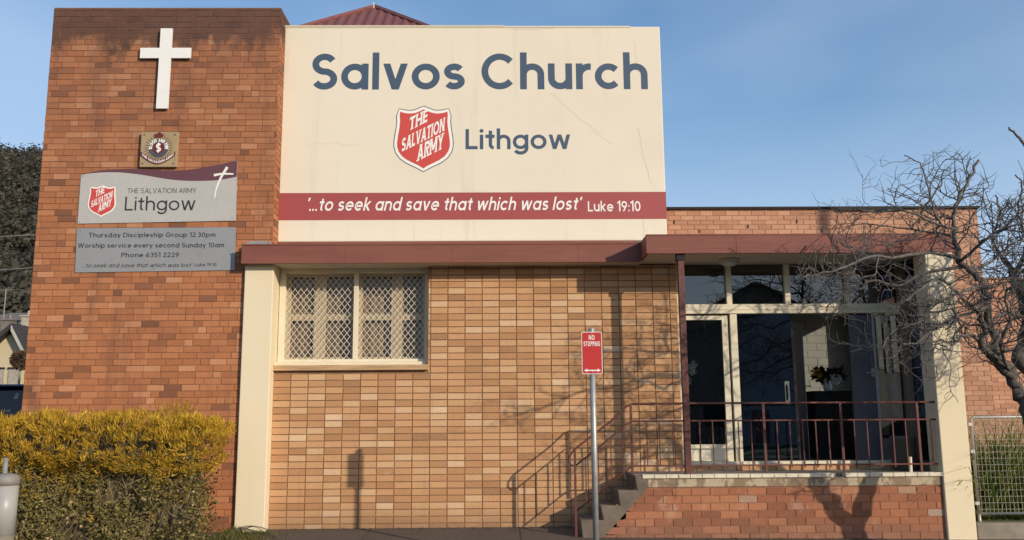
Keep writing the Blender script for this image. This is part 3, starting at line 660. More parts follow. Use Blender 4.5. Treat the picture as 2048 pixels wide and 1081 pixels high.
mb.face([(CX-.008, yb-.012, CZ-.07), (CX+.008, yb-.012, CZ-.07), (CX+.008, yb-.012, CZ+.072), (CX-.008, yb-.012, CZ+.072)])
mb.face([(CX-.03, yb-.0125, CZ+.045), (CX, yb-.0125, CZ+.08), (CX+.035, yb-.0125, CZ+.045), (CX, yb-.0125, CZ+.06)])
mb.build('round_crest', crest_cols, bd)
mb = MB(); mb.mi = 1
mb.sheet([(CX-.045,CZ+.135),(CX+.045,CZ+.135),(CX+.07,CZ+.20),(CX+.045,CZ+.195),(CX+.02,CZ+.215),(CX,CZ+.225),(CX-.02,CZ+.215),(CX-.045,CZ+.195),(CX-.07,CZ+.20)], yb-.011); mb.mi = 3; mb.sheet([(CX-.045,CZ+.128),(CX+.045,CZ+.128),(CX+.045,CZ+.14),(CX-.045,CZ+.14)], yb-.013)
mb.build('crown', crest_cols, bd)
mb = MB(); mb.mi = 1
rb_ = lambda u, v: (CX+u*.235, CZ-.235+.125*abs(u)**1.6+v)
for i in range(20):
    u0, u1 = -1+i*.1, -.9+i*.1; mb.face([(*[rb_(u, v)[0:1][0] for _ in (0,)], yb-.012, rb_(u, v)[1]) for u, v in ((u0,0),(u1,0),(u1,.058),(u0,.058))])
mb.mi = 2; put_text(mb, "THE SALVATION ARMY", -.93, .93, .012, .036, yb-.013, w=.22, gap=.12, tr=lambda px, pz: rb_(px, pz))
mb.build('ribbon', crest_cols, bd)
for x in (-4.90, -4.475):
    for z in (5.02, 5.435): mb = MB(); mb.tube([(x, 12.088, z), (x, 12.080, z)], .010, 8); mb.build('screw', M['dark'], bd)

bx = lambda px: -5.753+(140+px/3.486-160)*.00683
bz = lambda py: 4.884-(250+py/3.486-348)*.00692
t = thing('name_sign', (-4.68, 12.14, 4.19), "pale grey sign with a wavy plum top edge and red shield, on the brick tower", 'sign')
def wave(pts):                                            # smooth curve through points
    out = []
    for i in range(len(pts)-1):
        p0, p1, p2, p3 = pts[max(i-1,0)], pts[i], pts[i+1], pts[min(i+2,len(pts)-1)]
        for k in range(4):
            u = k/4; out.append(tuple(.5*((2*p1[j])+(-p0[j]+p2[j])*u+(2*p0[j]-5*p1[j]+4*p2[j]-p3[j])*u*u+(-p0[j]+3*p1[j]-3*p2[j]+p3[j])*u**3) for j in (0,1)))
    return out+[pts[-1]]
topc = wave([(70,343),(140,326),(220,312),(330,305),(480,303),(620,313),(740,316),(860,306),(980,285),(1080,264),(1163,243)])
lowc = wave([(70,345),(140,334),(220,328),(330,328),(430,337),(520,350),(620,368),(720,383),(820,390),(920,391),(1040,385),(1163,362)])
mb = MB(); mb.prism([(bx(a), bz(b)) for a, b in topc]+[(-3.598,4.222),(-5.752,4.187)], 12.13, 12.138)
pn = mb.build('sign_panel', simple('silver_panel', (.47,.455,.43), .45, var=.05, scale=2, bump=0, spec=.4), t)
mb = MB(); lowi = lambda x: min(lowc, key=lambda p: abs(p[0]-x))
N_ = 44
def ev(c, x):
    for i in range(len(c)-1):
        if c[i][0] <= x <= c[i+1][0]: u = (x-c[i][0])/max(1e-6, c[i+1][0]-c[i][0]); return c[i][1]+(c[i+1][1]-c[i][1])*u
    return c[-1][1]
for i in range(N_):
    a, b = 70+1093*i/N_, 70+1093*(i+1)/N_
    mb.face([(bx(a), 12.1285, bz(ev(lowc, a))), (bx(b), 12.1285, bz(ev(lowc, b))), (bx(b), 12.1285, bz(ev(topc, b))), (bx(a), 12.1285, bz(ev(topc, a)))])
mb.build('plum_wave', simple('plum_vinyl', (.135,.055,.068), .5, var=.04, bump=0), pn)
shield('shield_emblem', bx(231), bz(532), .193, 12.1285, pn, rim=False)
mb = MB(); put_text(mb, "THE SALVATION ARMY", bx(403), bx(885), bz(478), .070, 12.1285, w=.10, gap=.13); mb.build('lettering', M['grey_lettering'], pn)
mb = MB(); put_text(mb, "Lithgow", bx(392), bx(884), bz(601), .195, 12.1285, w=.115, gap=.12); mb.build('lettering', M['lettering_grey'], pn)
mb = MB()
def brush(pts, ws, y):
    c = wave(pts)
    for i in range(len(c)-1):
        (xa, ya), (xb, yb2) = c[i], c[i+1]; d = (xb-xa, yb2-ya); l = hypot(*d) or 1; nx, ny = -d[1]/l, d[0]/l
        f = lambda k: ws[0]+(ws[1]-ws[0])*k/(len(c)-1)
        wa, wb = f(i), f(i+1)
        mb.face([(bx(xa-nx*wa), y, bz(ya-ny*wa)), (bx(xb-nx*wb), y, bz(yb2-ny*wb)), (bx(xb+nx*wb), y, bz(yb2+ny*wb)), (bx(xa+nx*wa), y, bz(ya+ny*wa))])
brush([(1095,293),(1065,345),(1040,400),(1022,460),(1015,515)], (10,4), 12.125); brush([(1003,352),(1060,342),(1140,343)], (9,5), 12.124)
mb.build('brushed_cross', M['white_vinyl'], pn)
for x, z in ((bx(1155), bz(252)), (bx(640), bz(320)), (-3.64, 4.26), (-5.72, 4.215), (-5.72, bz(352))): mb = MB(); mb.tube([(x, 12.129, z), (x, 12.122, z)], .008, 6); mb.build('screw', M['galv'], pn)

t = thing('service_times_sign', (-4.67, 12.14, 3.515), "flat grey sign listing service times and a phone number, lowest on the tower", 'sign')
mb = MB(); mb.prism([(-5.737,3.510),(-3.583,3.533),(-3.592,4.129),(-5.755,4.124)], 12.13, 12.138); pn = mb.build('sign_panel', simple('zinc_panel', (.285,.29,.30), .42, var=.06, scale=1.5, bump=0, spec=.45), t)
mb = MB(); P_ = dict(w=.145, gap=.15)
zz = lambda py: 4.124-(250+py/3.486-456)*.00692
put_text(mb, "Thursday Discipleship Group 12.30pm", bx(156), bx(1036), zz(783), .064, 12.1285, **P_)
mb.build('lettering', M['lettering_grey'], pn); mb = MB()
put_text(mb, "Worship service every second Sunday 10am", bx(86), bx(1099), zz(856), .064, 12.1285, **P_)
mb.build('lettering', M['lettering_grey'], pn); mb = MB()
put_text(mb, "Phone 6351 2229", bx(389), bx(788), zz(923), .064, 12.1285, **P_)
mb.build('lettering', M['lettering_grey'], pn); mb = MB()
put_text(mb, "'...to seek and save that which was lost'", bx(116), bx(880), zz(993), .056, 12.1285, w=.12, gap=.15, shear=.2)
mb.build('lettering', M['lettering_grey'], pn); mb = MB()
put_text(mb, "Luke 19:10", bx(902), bx(1050), zz(988), .044, 12.1285, w=.13, gap=.15)
mb.build('lettering', M['lettering_grey'], pn)
for x in (-5.70, -4.67, -3.63):
    for z in (3.56, 4.095): mb = MB(); mb.tube([(x, 12.129, z), (x, 12.122, z)], .009, 6); mb.build('screw', M['galv'], pn)

# ------------------------------------------------------------------ porch railing
t = thing('stair_railing', (2.4, 11.53, .06), "thin maroon steel railing along the porch edge and down the steps", 'railing')
MS = M['maroon_steel']; yr = 11.535
for x, z0, z1 in ((.955, .03, 1.12), (3.365, .81, 1.69), (4.35, .81, 1.69), (5.33, .81, 1.69), (1.675, .805, 1.69)):
    mb = MB(); mb.box(x-.014, x+.014, yr-.014, yr+.014, z0, z1); mb.build('post', MS, t)
mb = MB(); mb.tube([(.955,yr,.925),(.91,yr,.93),(.875,yr,.975),(.88,yr,1.03),(.94,yr,1.115),(1.455,yr,1.50),(1.62,yr,1.655),(1.70,yr,1.69),(5.56,yr,1.685)], .0125, 8); mb.build('top_rail', MS, t, smooth=True)
mb = MB(); mb.tube([(.955,yr,.92),(1.455,yr,1.30),(1.62,yr,1.44),(1.70,yr,1.47),(5.56,yr,1.466)], .0105, 8); mb.build('middle_rail', MS, t, smooth=True)
mb = MB(); mb.tube([(.955,yr,.365),(1.64,yr,.89),(1.72,yr,.915),(5.54,yr,.912)], .0105, 8); mb.build('bottom_rail', MS, t, smooth=True)
for x in (1.09, 1.25, 1.41, 1.565):
    mb = MB(); mb.box(x-.0068, x+.0068, yr-.0068, yr+.0068, .365+(x-.955)*.766, .92+(x-.955)*.766); mb.build('baluster', MS, t)
xs_ = [1.87, 2.03, 2.20]+[2.38+.164*k for k in range(1, 19) if k % 6]+[5.49]
for x in xs_:
    mb = MB(); mb.box(x-.0068, x+.0068, yr-.0068, yr+.0068, .88 if x > 2.4 else .912, 1.466); mb.build('baluster', MS, t)
mb = MB(); mb.tube([(5.20,yr+.02,.81),(5.205,yr+.02,1.0)], .022, 8); mb.build('stub_post', M['cream_trim'], t)

# ------------------------------------------------------------------ no stopping sign
SX, SY = .977, 9.40
t = thing('street_sign', (SX+.02, SY+.05, -.05), "red no stopping sign on a galvanised pole in front of the steps", 'street sign')
mb = MB(); mb.tube([(SX+.004, SY+.035, gz(1, SY)-.05), (SX+.004, SY+.035, 2.405)], .031, 16); pl = mb.build('pole', M['galv'], t, smooth=True)
mb = MB(); mb.lathe([(.034,2.395),(.035,2.43),(.03,2.442)], SX+.004, SY+.035, 16); mb.build('pole_cap', M['galv'], pl)
def rrect(x0, x1, z0, z1, r, n=5):
    return [(cx+r*cos(radians(a0+90*i/n)), cz+r*sin(radians(a0+90*i/n))) for cx, cz, a0 in ((x1-r,z0+r,-90),(x1-r,z1-r,0),(x0+r,z1-r,90),(x0+r,z0+r,180)) for i in range(n+1)]
hw, zb, zt = .1075, 1.962, 2.402
mb = MB(); mb.prism(rrect(SX-hw, SX+hw, zb, zt, .022), SY, SY+.003)
pn = mb.build('sign_panel', M['white_paint'], t)
RS = simple('sign_red', (.52,.035,.03), .4, var=.06, scale=3, bump=0)
mb = MB(); mb.sheet(rrect(SX-hw+.006, SX+hw-.006, zb+.006, zt-.006, .018), SY-.001); mb.build('red_face', RS, pn)
mb = MB()
put_text(mb, "NO", SX-.031, SX+.031, 2.318, .050, SY-.001, w=.19, gap=.20); mb.build('lettering', M['white_vinyl'], pn); mb = MB(); put_text(mb, "STOPPING", SX-.086, SX+.086, 2.252, .050, SY-.001, w=.19, gap=.20); mb.build('lettering', M['white_vinyl'], pn)
mb = MB(); za = 2.000
for q in ([(SX-.06,za-.006),(SX+.06,za-.006),(SX+.06,za+.006),(SX-.06,za+.006)], [(SX-.088,za),(SX-.05,za-.02),(SX-.058,za),(SX-.05,za+.02)], [(SX+.088,za),(SX+.05,za+.02),(SX+.058,za),(SX+.05,za-.02)]): mb.sheet(q, SY-.0025-.0005*len(mb.f))
mb.build('arrow', M['white_vinyl'], pn)
for z in (1.985, 2.38): mb = MB(); mb.tube([(SX, SY-.001, z), (SX, SY-.009, z)], .007, 8); mb.build('bolt', M['galv'], pn)

# ------------------------------------------------------------------ porch odds and ends
t = thing('porch_lamp', (3.13, 11.95, 3.60), "round frosted ceiling lamp under the porch canopy", 'lamp')
mb = MB(); mb.lathe([(.135,3.585),(.14,3.60),(.14,3.622)], 3.13, 11.95, 28); mb.build('base', M['soffit'], t, smooth=True)
mb = MB(); mb.lathe([(.005,3.520),(.05,3.524),(.09,3.540),(.115,3.562),(.125,3.586)], 3.13, 11.95, 28); mb.build('shade', simple('frosted_shade', (.55,.54,.52), .3), t, smooth=True)
t = thing('planter', (5.36, 12.08, .806), "plain grey round planter on the porch behind the railing", 'planter')
mb = MB(); mb.lathe([(.12,.806),(.15,.83),(.155,1.20),(.165,1.21),(.165,1.25),(.14,1.25),(.135,1.20)], 5.36, 12.08, 24); mb.build('pot', simple('grey_planter', (.12,.10,.085), .8), t, smooth=True)
mb = MB(); mb.lathe([(.01,1.195),(.136,1.195)], 5.36, 12.08, 20); mb.build('soil', M['earth'], t)
t = thing('cabinet', (4.95, 13.6, .9), "dark cabinet standing in the foyer under the flowers", 'cabinet')
mb = MB(); mb.box(4.70, 5.25, 13.45, 13.85, .9, 1.86); mb.box(4.68, 5.27, 13.43, 13.86, 1.86, 1.89); cb = mb.build('body', simple('dark_wood', (.022,.019,.018), .5), t)
for x in (4.715, 4.98):
    mb = MB(); mb.box(x, x+.255, 13.438, 13.449, .95, 1.84); mb.build('door', simple('dark_wood_door', (.02,.017,.016), .45), t)
t = thing('flower_arrangement', (4.95, 13.6, 1.89), "vase of yellow and white flowers on the dark foyer cabinet", 'flowers')
mb = MB(); mb.lathe([(.05,1.89),(.07,1.95),(.05,2.03),(.06,2.07)], 4.96, 13.6, 16); mb.build('vase', M['white_paint'], t, smooth=True)
rf = random.Random(2); mb = MB()
def blade(mb, p, d, L, w, droop=0):
    p = Vector(p); d = Vector(d).normalized(); s = d.cross(Vector((rf.uniform(-1,1), rf.uniform(-1,1), rf.uniform(-1,1)))); s = s.normalized()*w if s.length > 1e-4 else Vector((w,0,0))
    m = p+d*L*.5+Vector((0,0,-droop*.3)); e = p+d*L+Vector((0,0,-droop))
    mb.mesh([p, m+s, e, m-s], [(0,1,2,3)])
for i in range(160): mb.val = rf.random(); blade(mb, (4.97+rf.uniform(-.2,.2), 13.58+rf.uniform(-.12,.12), 2.12+rf.uniform(-.06,.08)), (rf.uniform(-1,1), rf.uniform(-1,.3), rf.uniform(-.4,.7)), .12, .025)
mb.build('leaves', leaf_mat('dark_leaf', [(0,(.03,.02,.015)),(1,(.07,.05,.03))]), t)
mb = MB()
for i in range(70): mb.val = rf.random(); blade(mb, (4.80+rf.uniform(-.08,.06), 13.5+rf.uniform(-.05,.05), 2.14+rf.uniform(-.05,.05)), (rf.uniform(-1,1), rf.uniform(-1,.3), rf.uniform(-.6,1)), .06, .02)
mb.build('yellow_flowers', leaf_mat('yellow_petal', [(0,(.55,.38,.02)),(1,(.7,.5,.04))]), t)
mb = MB()
for i in range(80): blade(mb, (5.03+rf.uniform(-.06,.06), 13.46+rf.uniform(-.03,.03), 2.06+rf.uniform(-.05,.05)), (rf.uniform(-1,1), -.5, rf.uniform(-1,1)), .05, .022)
mb.build('white_flowers', leaf_mat('white_petal', [(0,(.7,.7,.66)),(1,(.75,.75,.7))]), t)
t = thing('leaflet_rack', (5.72, 13.25, 2.1), "white leaflet rack with upright panels behind the right-hand glass", 'rack')
mb = MB(); mb.box(5.46, 5.948, 13.27, 13.30, .92, 3.05); mb.build('frame', simple('rack_back', (.05,.05,.052), .6), t)
for k in range(4):
    mb = MB(); x = 5.50+.11*k; mb.box(x, x+(.075 if k % 2 else .04), 13.245, 13.268, 2.15+.05*(k == 1), 2.98-.1*(k == 2)); mb.build('panel', simple('rack_panel', (.17,.18,.18), .5, var=.3, scale=9), t)
for k in range(5):
    mb = MB(); x = 5.49+.09*k; mb.box(x, x+.07, 13.243, 13.267, 3.02-.02*(k % 2), 3.13); mb.build('leaflet', simple('leaflet_paper', (.20,.20,.19), .6), t)
t = thing('white_flowers', (2.66, 12.6, .9), "white artificial flowers on a tall stand inside the left glass pane", 'flowers')
mb = MB(); mb.tube([(2.66,12.6,.9),(2.66,12.6,2.05)], .012, 8); mb.lathe([(.10,.9),(.10,.93)], 2.66, 12.6, 16); mb.build('stand', M['dark'], t)
mb = MB()
for c in ((2.64,2.20),(2.70,2.14),(2.63,2.02),(2.71,2.24)):
    for i in range(60): blade(mb, (c[0]+rf.uniform(-.03,.03), 12.58+rf.uniform(-.03,.03), c[1]+rf.uniform(-.03,.03)), (rf.uniform(-1,1), -.6, rf.uniform(-1,1)), .05, .022)
mb.build('petals', bpy.data.materials['white_petal'], t)
t = thing('folded_parasol', (2.93, 12.72, .9), "dark folded parasol standing upright behind the left glass pane", 'parasol')
mb = MB(); n = 14
prof = [(.13,1.25),(.17,1.35),(.15,1.9),(.09,2.4),(.03,2.72),(.015,2.8)]
vs = [(2.93+r*(1+.18*(k % 2))*cos(2*pi*k/n), 12.72+.5*r*(1+.18*(k % 2))*sin(2*pi*k/n), z) for r, z in prof for k in range(n)]
mb.mesh(vs, [(i*n+k, i*n+(k+1) % n, (i+1)*n+(k+1) % n, (i+1)*n+k) for i in range(len(prof)-1) for k in range(n)]); mb.build('canopy', simple('dark_canvas', (.03,.028,.03), .9), t)
mb = MB(); mb.tube([(2.93,12.72,.9),(2.93,12.72,2.86)], .014, 8); mb.lathe([(.16,.9),(.16,.96)], 2.93, 12.72, 16); mb.build('pole', M['galv'], t)
# ------------------------------------------------------------------ golden hedge at the foot of the tower
HX0, HX1 = -8.2, -3.40
def hump(x): return .022*sin(x*2.1+.5)+.018*sin(x*5.3+1)+.012*sin(x*11)
t = thing('hedge', (-5.4, 11.5, .05), "overgrown golden hedge with a weedy green underside at the tower's foot", 'hedge')
rh = random.Random(21); mb = MB()
def hpoint():
    # a point on the rounded shell of the golden top
    while True:
        x = rh.uniform(HX0, HX1+.06)
        u = rh.random()
        ang = rh.uniform(-1.3, pi*.62)                 # around the section: 0 = front, pi/2 = top
        ry, rz = .50, .37; sh = 1-.55*rh.random()**2.2*.7
        end = max(0, (x-(HX1-.45))/.5); k = sqrt(max(0, 1-end*end))
        y = 11.50-ry*(abs(cos(ang))**.7)*(1 if cos(ang) > 0 else -1)*(.55+.45*k)*sh
        zc = 1.22+.04*(HX1-x if x > -4.2 else .8)-(.10*max(0, -5.6-x))
        z = zc+hump(x)+rz*(abs(sin(ang))**.75)*(1 if sin(ang) > 0 else -1)*(.5+.5*k)*sh
        nx = end*.8
        return Vector((x, y, z)), Vector((nx, -cos(ang), sin(ang)+.25)), sh
for i in range(1500):
    p, n_, sh = hpoint()
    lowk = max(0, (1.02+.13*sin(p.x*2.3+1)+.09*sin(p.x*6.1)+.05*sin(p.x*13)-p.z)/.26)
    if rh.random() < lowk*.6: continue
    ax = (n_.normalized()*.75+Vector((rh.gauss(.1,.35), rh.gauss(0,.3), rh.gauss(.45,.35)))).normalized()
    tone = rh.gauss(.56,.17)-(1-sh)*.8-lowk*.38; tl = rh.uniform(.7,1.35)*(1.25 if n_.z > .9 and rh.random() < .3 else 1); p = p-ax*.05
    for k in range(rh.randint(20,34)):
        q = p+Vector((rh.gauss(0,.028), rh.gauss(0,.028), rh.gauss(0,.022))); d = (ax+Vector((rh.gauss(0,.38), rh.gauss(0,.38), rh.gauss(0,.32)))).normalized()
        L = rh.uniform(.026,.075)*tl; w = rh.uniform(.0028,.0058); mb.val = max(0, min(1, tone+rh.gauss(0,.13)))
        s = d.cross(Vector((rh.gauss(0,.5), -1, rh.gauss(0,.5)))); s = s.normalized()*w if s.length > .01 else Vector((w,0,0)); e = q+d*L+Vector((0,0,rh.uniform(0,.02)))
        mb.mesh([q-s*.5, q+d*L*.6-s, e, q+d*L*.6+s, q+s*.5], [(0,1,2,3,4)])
for i in range(420):
    x = rh.uniform(HX0, HX1-.25); z = 1.02-abs(rh.gauss(0,.26)); 
    if z < .35 or sin(x*5.1+z*4)+sin(x*2.3-z*6) < -.1: continue
    p = Vector((x, 11.08+.10*sin(x*2.7+z*3)+z*.06+rh.uniform(-.03,.06), z)); ax = Vector((rh.gauss(0,.5), -.7, rh.gauss(.4,.4))).normalized(); tone = rh.uniform(.05,.45)
    for k in range(rh.randint(8,16)):
        q = p+Vector((rh.gauss(0,.03), rh.gauss(0,.02), rh.gauss(0,.03))); d = (ax+Vector((rh.gauss(0,.5), rh.gauss(0,.4), rh.gauss(0,.4)))).normalized(); s = d.cross(Vector((0,-1,.3))); s = s.normalized()*.004 if s.length > .01 else Vector((.004,0,0)); L = rh.uniform(.03,.07); mb.val = max(0, min(1, tone+rh.gauss(0,.1)))
        mb.mesh([q, q+d*L*.6-s, q+d*L, q+d*L*.6+s], [(0,1,2,3)])
for cx, hh, nn in ((-3.98,.19,26),(-4.14,.16,20),(-4.55,.10,16),(-5.0,.07,9),(-5.6,.06,10),(-6.1,.05,8)):
    for i in range(nn):
        p = Vector((cx+rh.gauss(0,.09), 11.5+rh.gauss(0,.1), 1.54)); d = Vector((rh.gauss(.15,.35), rh.gauss(0,.2), 1)).normalized(); Lg = hh*rh.uniform(.6,1.25)+.03; tone = rh.uniform(.1,.55)
        for k in range(int(Lg/.012)):
            q = p+d*(.012*k)+Vector((rh.gauss(0,.003), 0, 0)); a_ = (d*.7+Vector((rh.gauss(0,.6), rh.gauss(0,.6), .2))).normalized(); s = a_.cross(Vector((0,-1,0))); s = s.normalized()*.004 if s.length > .01 else Vector((.004,0,0)); mb.val = max(0, min(1, tone+rh.gauss(0,.1)))
            mb.mesh([q, q+a_*.018-s, q+a_*.036, q+a_*.018+s], [(0,1,2,3)])
mb.build('golden_foliage', leaf_mat('golden_leaf', [(0,(.12,.088,.016)),(.22,(.33,.21,.026)),(.6,(.60,.365,.035)),(1,(.74,.49,.07))], .2), t)
# lower green and straw
mb = MB()
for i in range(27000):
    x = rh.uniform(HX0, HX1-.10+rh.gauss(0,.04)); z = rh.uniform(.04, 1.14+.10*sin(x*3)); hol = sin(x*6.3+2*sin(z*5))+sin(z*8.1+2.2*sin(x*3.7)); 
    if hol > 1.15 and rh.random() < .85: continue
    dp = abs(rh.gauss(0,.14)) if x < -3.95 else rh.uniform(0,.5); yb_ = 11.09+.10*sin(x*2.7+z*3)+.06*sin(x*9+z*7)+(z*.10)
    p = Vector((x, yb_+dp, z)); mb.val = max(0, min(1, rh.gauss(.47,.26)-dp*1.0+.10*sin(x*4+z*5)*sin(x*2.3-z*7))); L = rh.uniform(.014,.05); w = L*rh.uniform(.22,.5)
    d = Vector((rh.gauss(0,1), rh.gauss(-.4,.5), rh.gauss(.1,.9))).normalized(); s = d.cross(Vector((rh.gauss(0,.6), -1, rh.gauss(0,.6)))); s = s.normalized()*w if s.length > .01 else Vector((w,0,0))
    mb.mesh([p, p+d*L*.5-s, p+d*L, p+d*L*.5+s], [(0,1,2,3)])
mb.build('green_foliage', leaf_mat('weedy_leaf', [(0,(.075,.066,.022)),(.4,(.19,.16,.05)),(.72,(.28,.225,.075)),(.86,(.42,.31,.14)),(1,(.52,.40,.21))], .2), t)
mb = MB()
for i in range(300):
    x = rh.uniform(HX0, HX1-.12); z = rh.uniform(.10,.95); p = Vector((x, 11.10+.10*sin(x*2.7+z*3)+(z*.08)+rh.uniform(-.03,.05), z)); d = Vector((rh.gauss(0,.8), rh.gauss(-.1,.2), rh.gauss(.2,.8))).normalized(); pts = [p]
    for k in range(5): d = (d+Vector((rh.gauss(0,.16), rh.gauss(0,.10), rh.gauss(-.03,.15)))).normalized(); pts.append(pts[-1]+d*rh.uniform(.02,.05))
    mb.tube(pts, rh.uniform(.002,.0045), 4, .0015)
mb.build('dry_stems', simple('straw_stem', (.33,.24,.13), .8, var=.4), t)
mb = MB(); nx, nz_ = 60, 10                             # added core blocks the view through; its dark brown stands for inner shade
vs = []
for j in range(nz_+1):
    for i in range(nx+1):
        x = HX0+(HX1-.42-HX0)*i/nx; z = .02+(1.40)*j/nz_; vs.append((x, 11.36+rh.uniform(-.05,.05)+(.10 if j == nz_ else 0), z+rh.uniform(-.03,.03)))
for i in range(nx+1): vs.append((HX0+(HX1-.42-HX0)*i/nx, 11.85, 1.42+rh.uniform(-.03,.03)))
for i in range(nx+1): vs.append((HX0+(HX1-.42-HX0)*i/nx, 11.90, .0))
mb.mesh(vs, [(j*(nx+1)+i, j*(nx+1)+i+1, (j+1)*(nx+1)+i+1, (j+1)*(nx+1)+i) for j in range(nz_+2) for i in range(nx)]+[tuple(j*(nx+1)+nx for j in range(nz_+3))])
mb.build('hedge_core', simple('hedge_core_shade', (.11,.085,.045), .95, var=.5, scale=20), t)
# grass at the foot of the hedge and pillar
mb = MB(); rg = random.Random(8)
for i in range(5200):
    x = rg.uniform(-8, -2.95) if i % 4 else rg.gauss(-3.35,.25)
    y = 11.0+rg.gauss(0,.10) if x < -3.5 else rg.uniform(11.3, 12.05)
    z = gz(x, y)-.01; p = Vector((x, y, z)); L = rg.uniform(.04,.15)*(1 if x < -3.3 else .6); d = Vector((rg.gauss(0,.5), rg.gauss(-.1,.4), 1)).normalized(); s = Vector((rg.uniform(.003,.006), 0, 0)); mb.val = rg.random()
    e = p+d*L; e.z -= L*.2*rg.random(); mb.mesh([p-s, p+s, p+d*L*.6+s*.6, e, p+d*L*.6-s*.6], [(0,1,2,3,4)])
for i in range(1800):
    x = rg.uniform(5.95, 9); y = 11.72+rg.random()*.25; p = Vector((x, y, .19)); d = Vector((rg.gauss(0,.4), rg.gauss(-.1,.4), 1)).normalized(); s = Vector((.005,0,0)); mb.val = rg.uniform(0,.6); mb.mesh([p-s, p+s, p+d*rg.uniform(.05,.14)], [(0,1,2)])
kind(mb.build('grass', leaf_mat('grass_blade', [(0,(.05,.06,.012)),(.5,(.10,.11,.028)),(.8,(.18,.155,.055)),(1,(.30,.23,.11))], .3)), 'stuff')
mb = MB(); rg2 = random.Random(12)
for k in range(4):
    p = Vector((-3.44+.05*k, 12.0, .12)); d = Vector((.7, -.2, .6)); pts = [p]
    for i in range(9): d = (d+Vector((.10, rg2.gauss(-.03,.1), -.17+rg2.gauss(0,.06)))).normalized(); pts.append(pts[-1]+d*.055); pts[-1].z = max(pts[-1].z, gz(pts[-1].x, pts[-1].y)+.006)
    mb.tube(pts, .005, 5, .003)
tag(mb.build('dry_runner', M['bark']), "dry trailing stems curled round the foot of the left cream pillar", 'stems')
# ------------------------------------------------------------------ bollard and pipe
BX, BY = -5.30, 10.0
t = thing('bollard', (BX, BY, -.05), "pale grey round bollard with a domed cap in front of the hedge", 'bollard')
mb = MB(); mb.lathe([(.127,.33),(.127,.86)], BX, BY, 28); mb.build('sleeve', simple('grey_plastic', (.37,.36,.34), .4, var=.08, scale=5, bump=.03, spec=.4), t, smooth=True)
mb = MB(); mb.lathe([(.135,.845),(.136,.90),(.126,.935),(.095,.958),(.05,.968),(.005,.97)], BX, BY, 28); mb.build('cap', simple('grey_cap', (.25,.23,.21), .6, var=.15, scale=9), t, smooth=True)
mb = MB(); mb.lathe([(.118,-.1),(.118,.33)], BX, BY, 28); mb.build('base', M['concrete'], t, smooth=True)
t = thing('steel_pipe', (-5.535, 10.4, -.05), "thin bare steel pipe standing behind the grey bollard", 'pipe')
mb = MB(); mb.tube([(-5.52,10.4,-.1),(-5.536,10.4,1.12)], .026, 12); pp = mb.build('shaft', M['galv'], t, smooth=True)
mb = MB(); mb.lathe([(.0265,1.12),(.024,1.128)], -5.536, 10.4, 12); mb.build('end_cap', M['dark'], pp)
# ------------------------------------------------------------------ parked van (rear towards the street)
t = thing('parked_van', (-9.7, 18.5, .05), "dark blue van parked beside the tower, seen from behind", 'van')
blue = simple('dark_blue_paint', (.014,.022,.060), .22, var=.08, bump=0, spec=.5)
mb = MB(); mb.prism_x([(17.05,.45),(17.0,.62),(17.0,1.25),(17.12,2.12),(17.30,2.22),(20.6,2.22),(21.3,1.35),(22.0,1.15),(22.1,.5)], -10.62, -8.72); mb.build('body', blue, t, bevel=.06)
mb = MB(); mb.box(-10.55, -8.79, 16.98, 17.35, 2.165, 2.215); mb.build('spoiler', simple('blue_edge_sheen', (.03,.05,.13), .2, bump=0, spec=.6), t, bevel=.02)  # lighter blue paints the reflection along the roof edge
mb = MB(); mb.prism_x([(16.985,1.30),(17.085,2.10),(17.10,2.10),(17.0,1.30)], -10.5, -8.84); rw = mb.build('rear_window', simple('tinted_window', (.010,.012,.018), .12, bump=0, spec=.5), t)
mb = MB(); mb.mesh([(-9.03,17.055,1.945),(-8.945,17.055,1.95),(-8.93,17.065,2.045),(-9.0,17.065,2.06)], [(0,1,2,3)]); mb.mesh([(-9.13,17.012,1.705),(-9.04,17.012,1.71),(-9.04,17.018,1.745),(-9.13,17.018,1.74)], [(0,1,2,3)]); mb.build('sticker', simple('sticker', (.30,.36,.30), .6, bump=0), rw)
mb = MB(); mb.box(-10.62, -8.72, 16.90, 17.06, .48, .68); mb.build('bumper', M['dark'], t, bevel=.03)
for x in (-10.58, -8.84):
    mb = MB(); mb.box(x, x+.08, 16.985, 17.06, .85, 1.28); mb.build('tail_lamp', simple('tail_lamp', (.30,.02,.02), .2), t)
    for y in (17.9, 21.1):
        mb = MB(); mb.tube([(x, y, .40), (x+.10, y, .40)], .34, 20); wh = mb.build('wheel', simple('tyre', (.02,.02,.02), .9), t)
        mb = MB(); mb.tube([(x-.005, y, .40), (x+.105, y, .40)], .20, 16); mb.build('rim', M['galv'], wh)
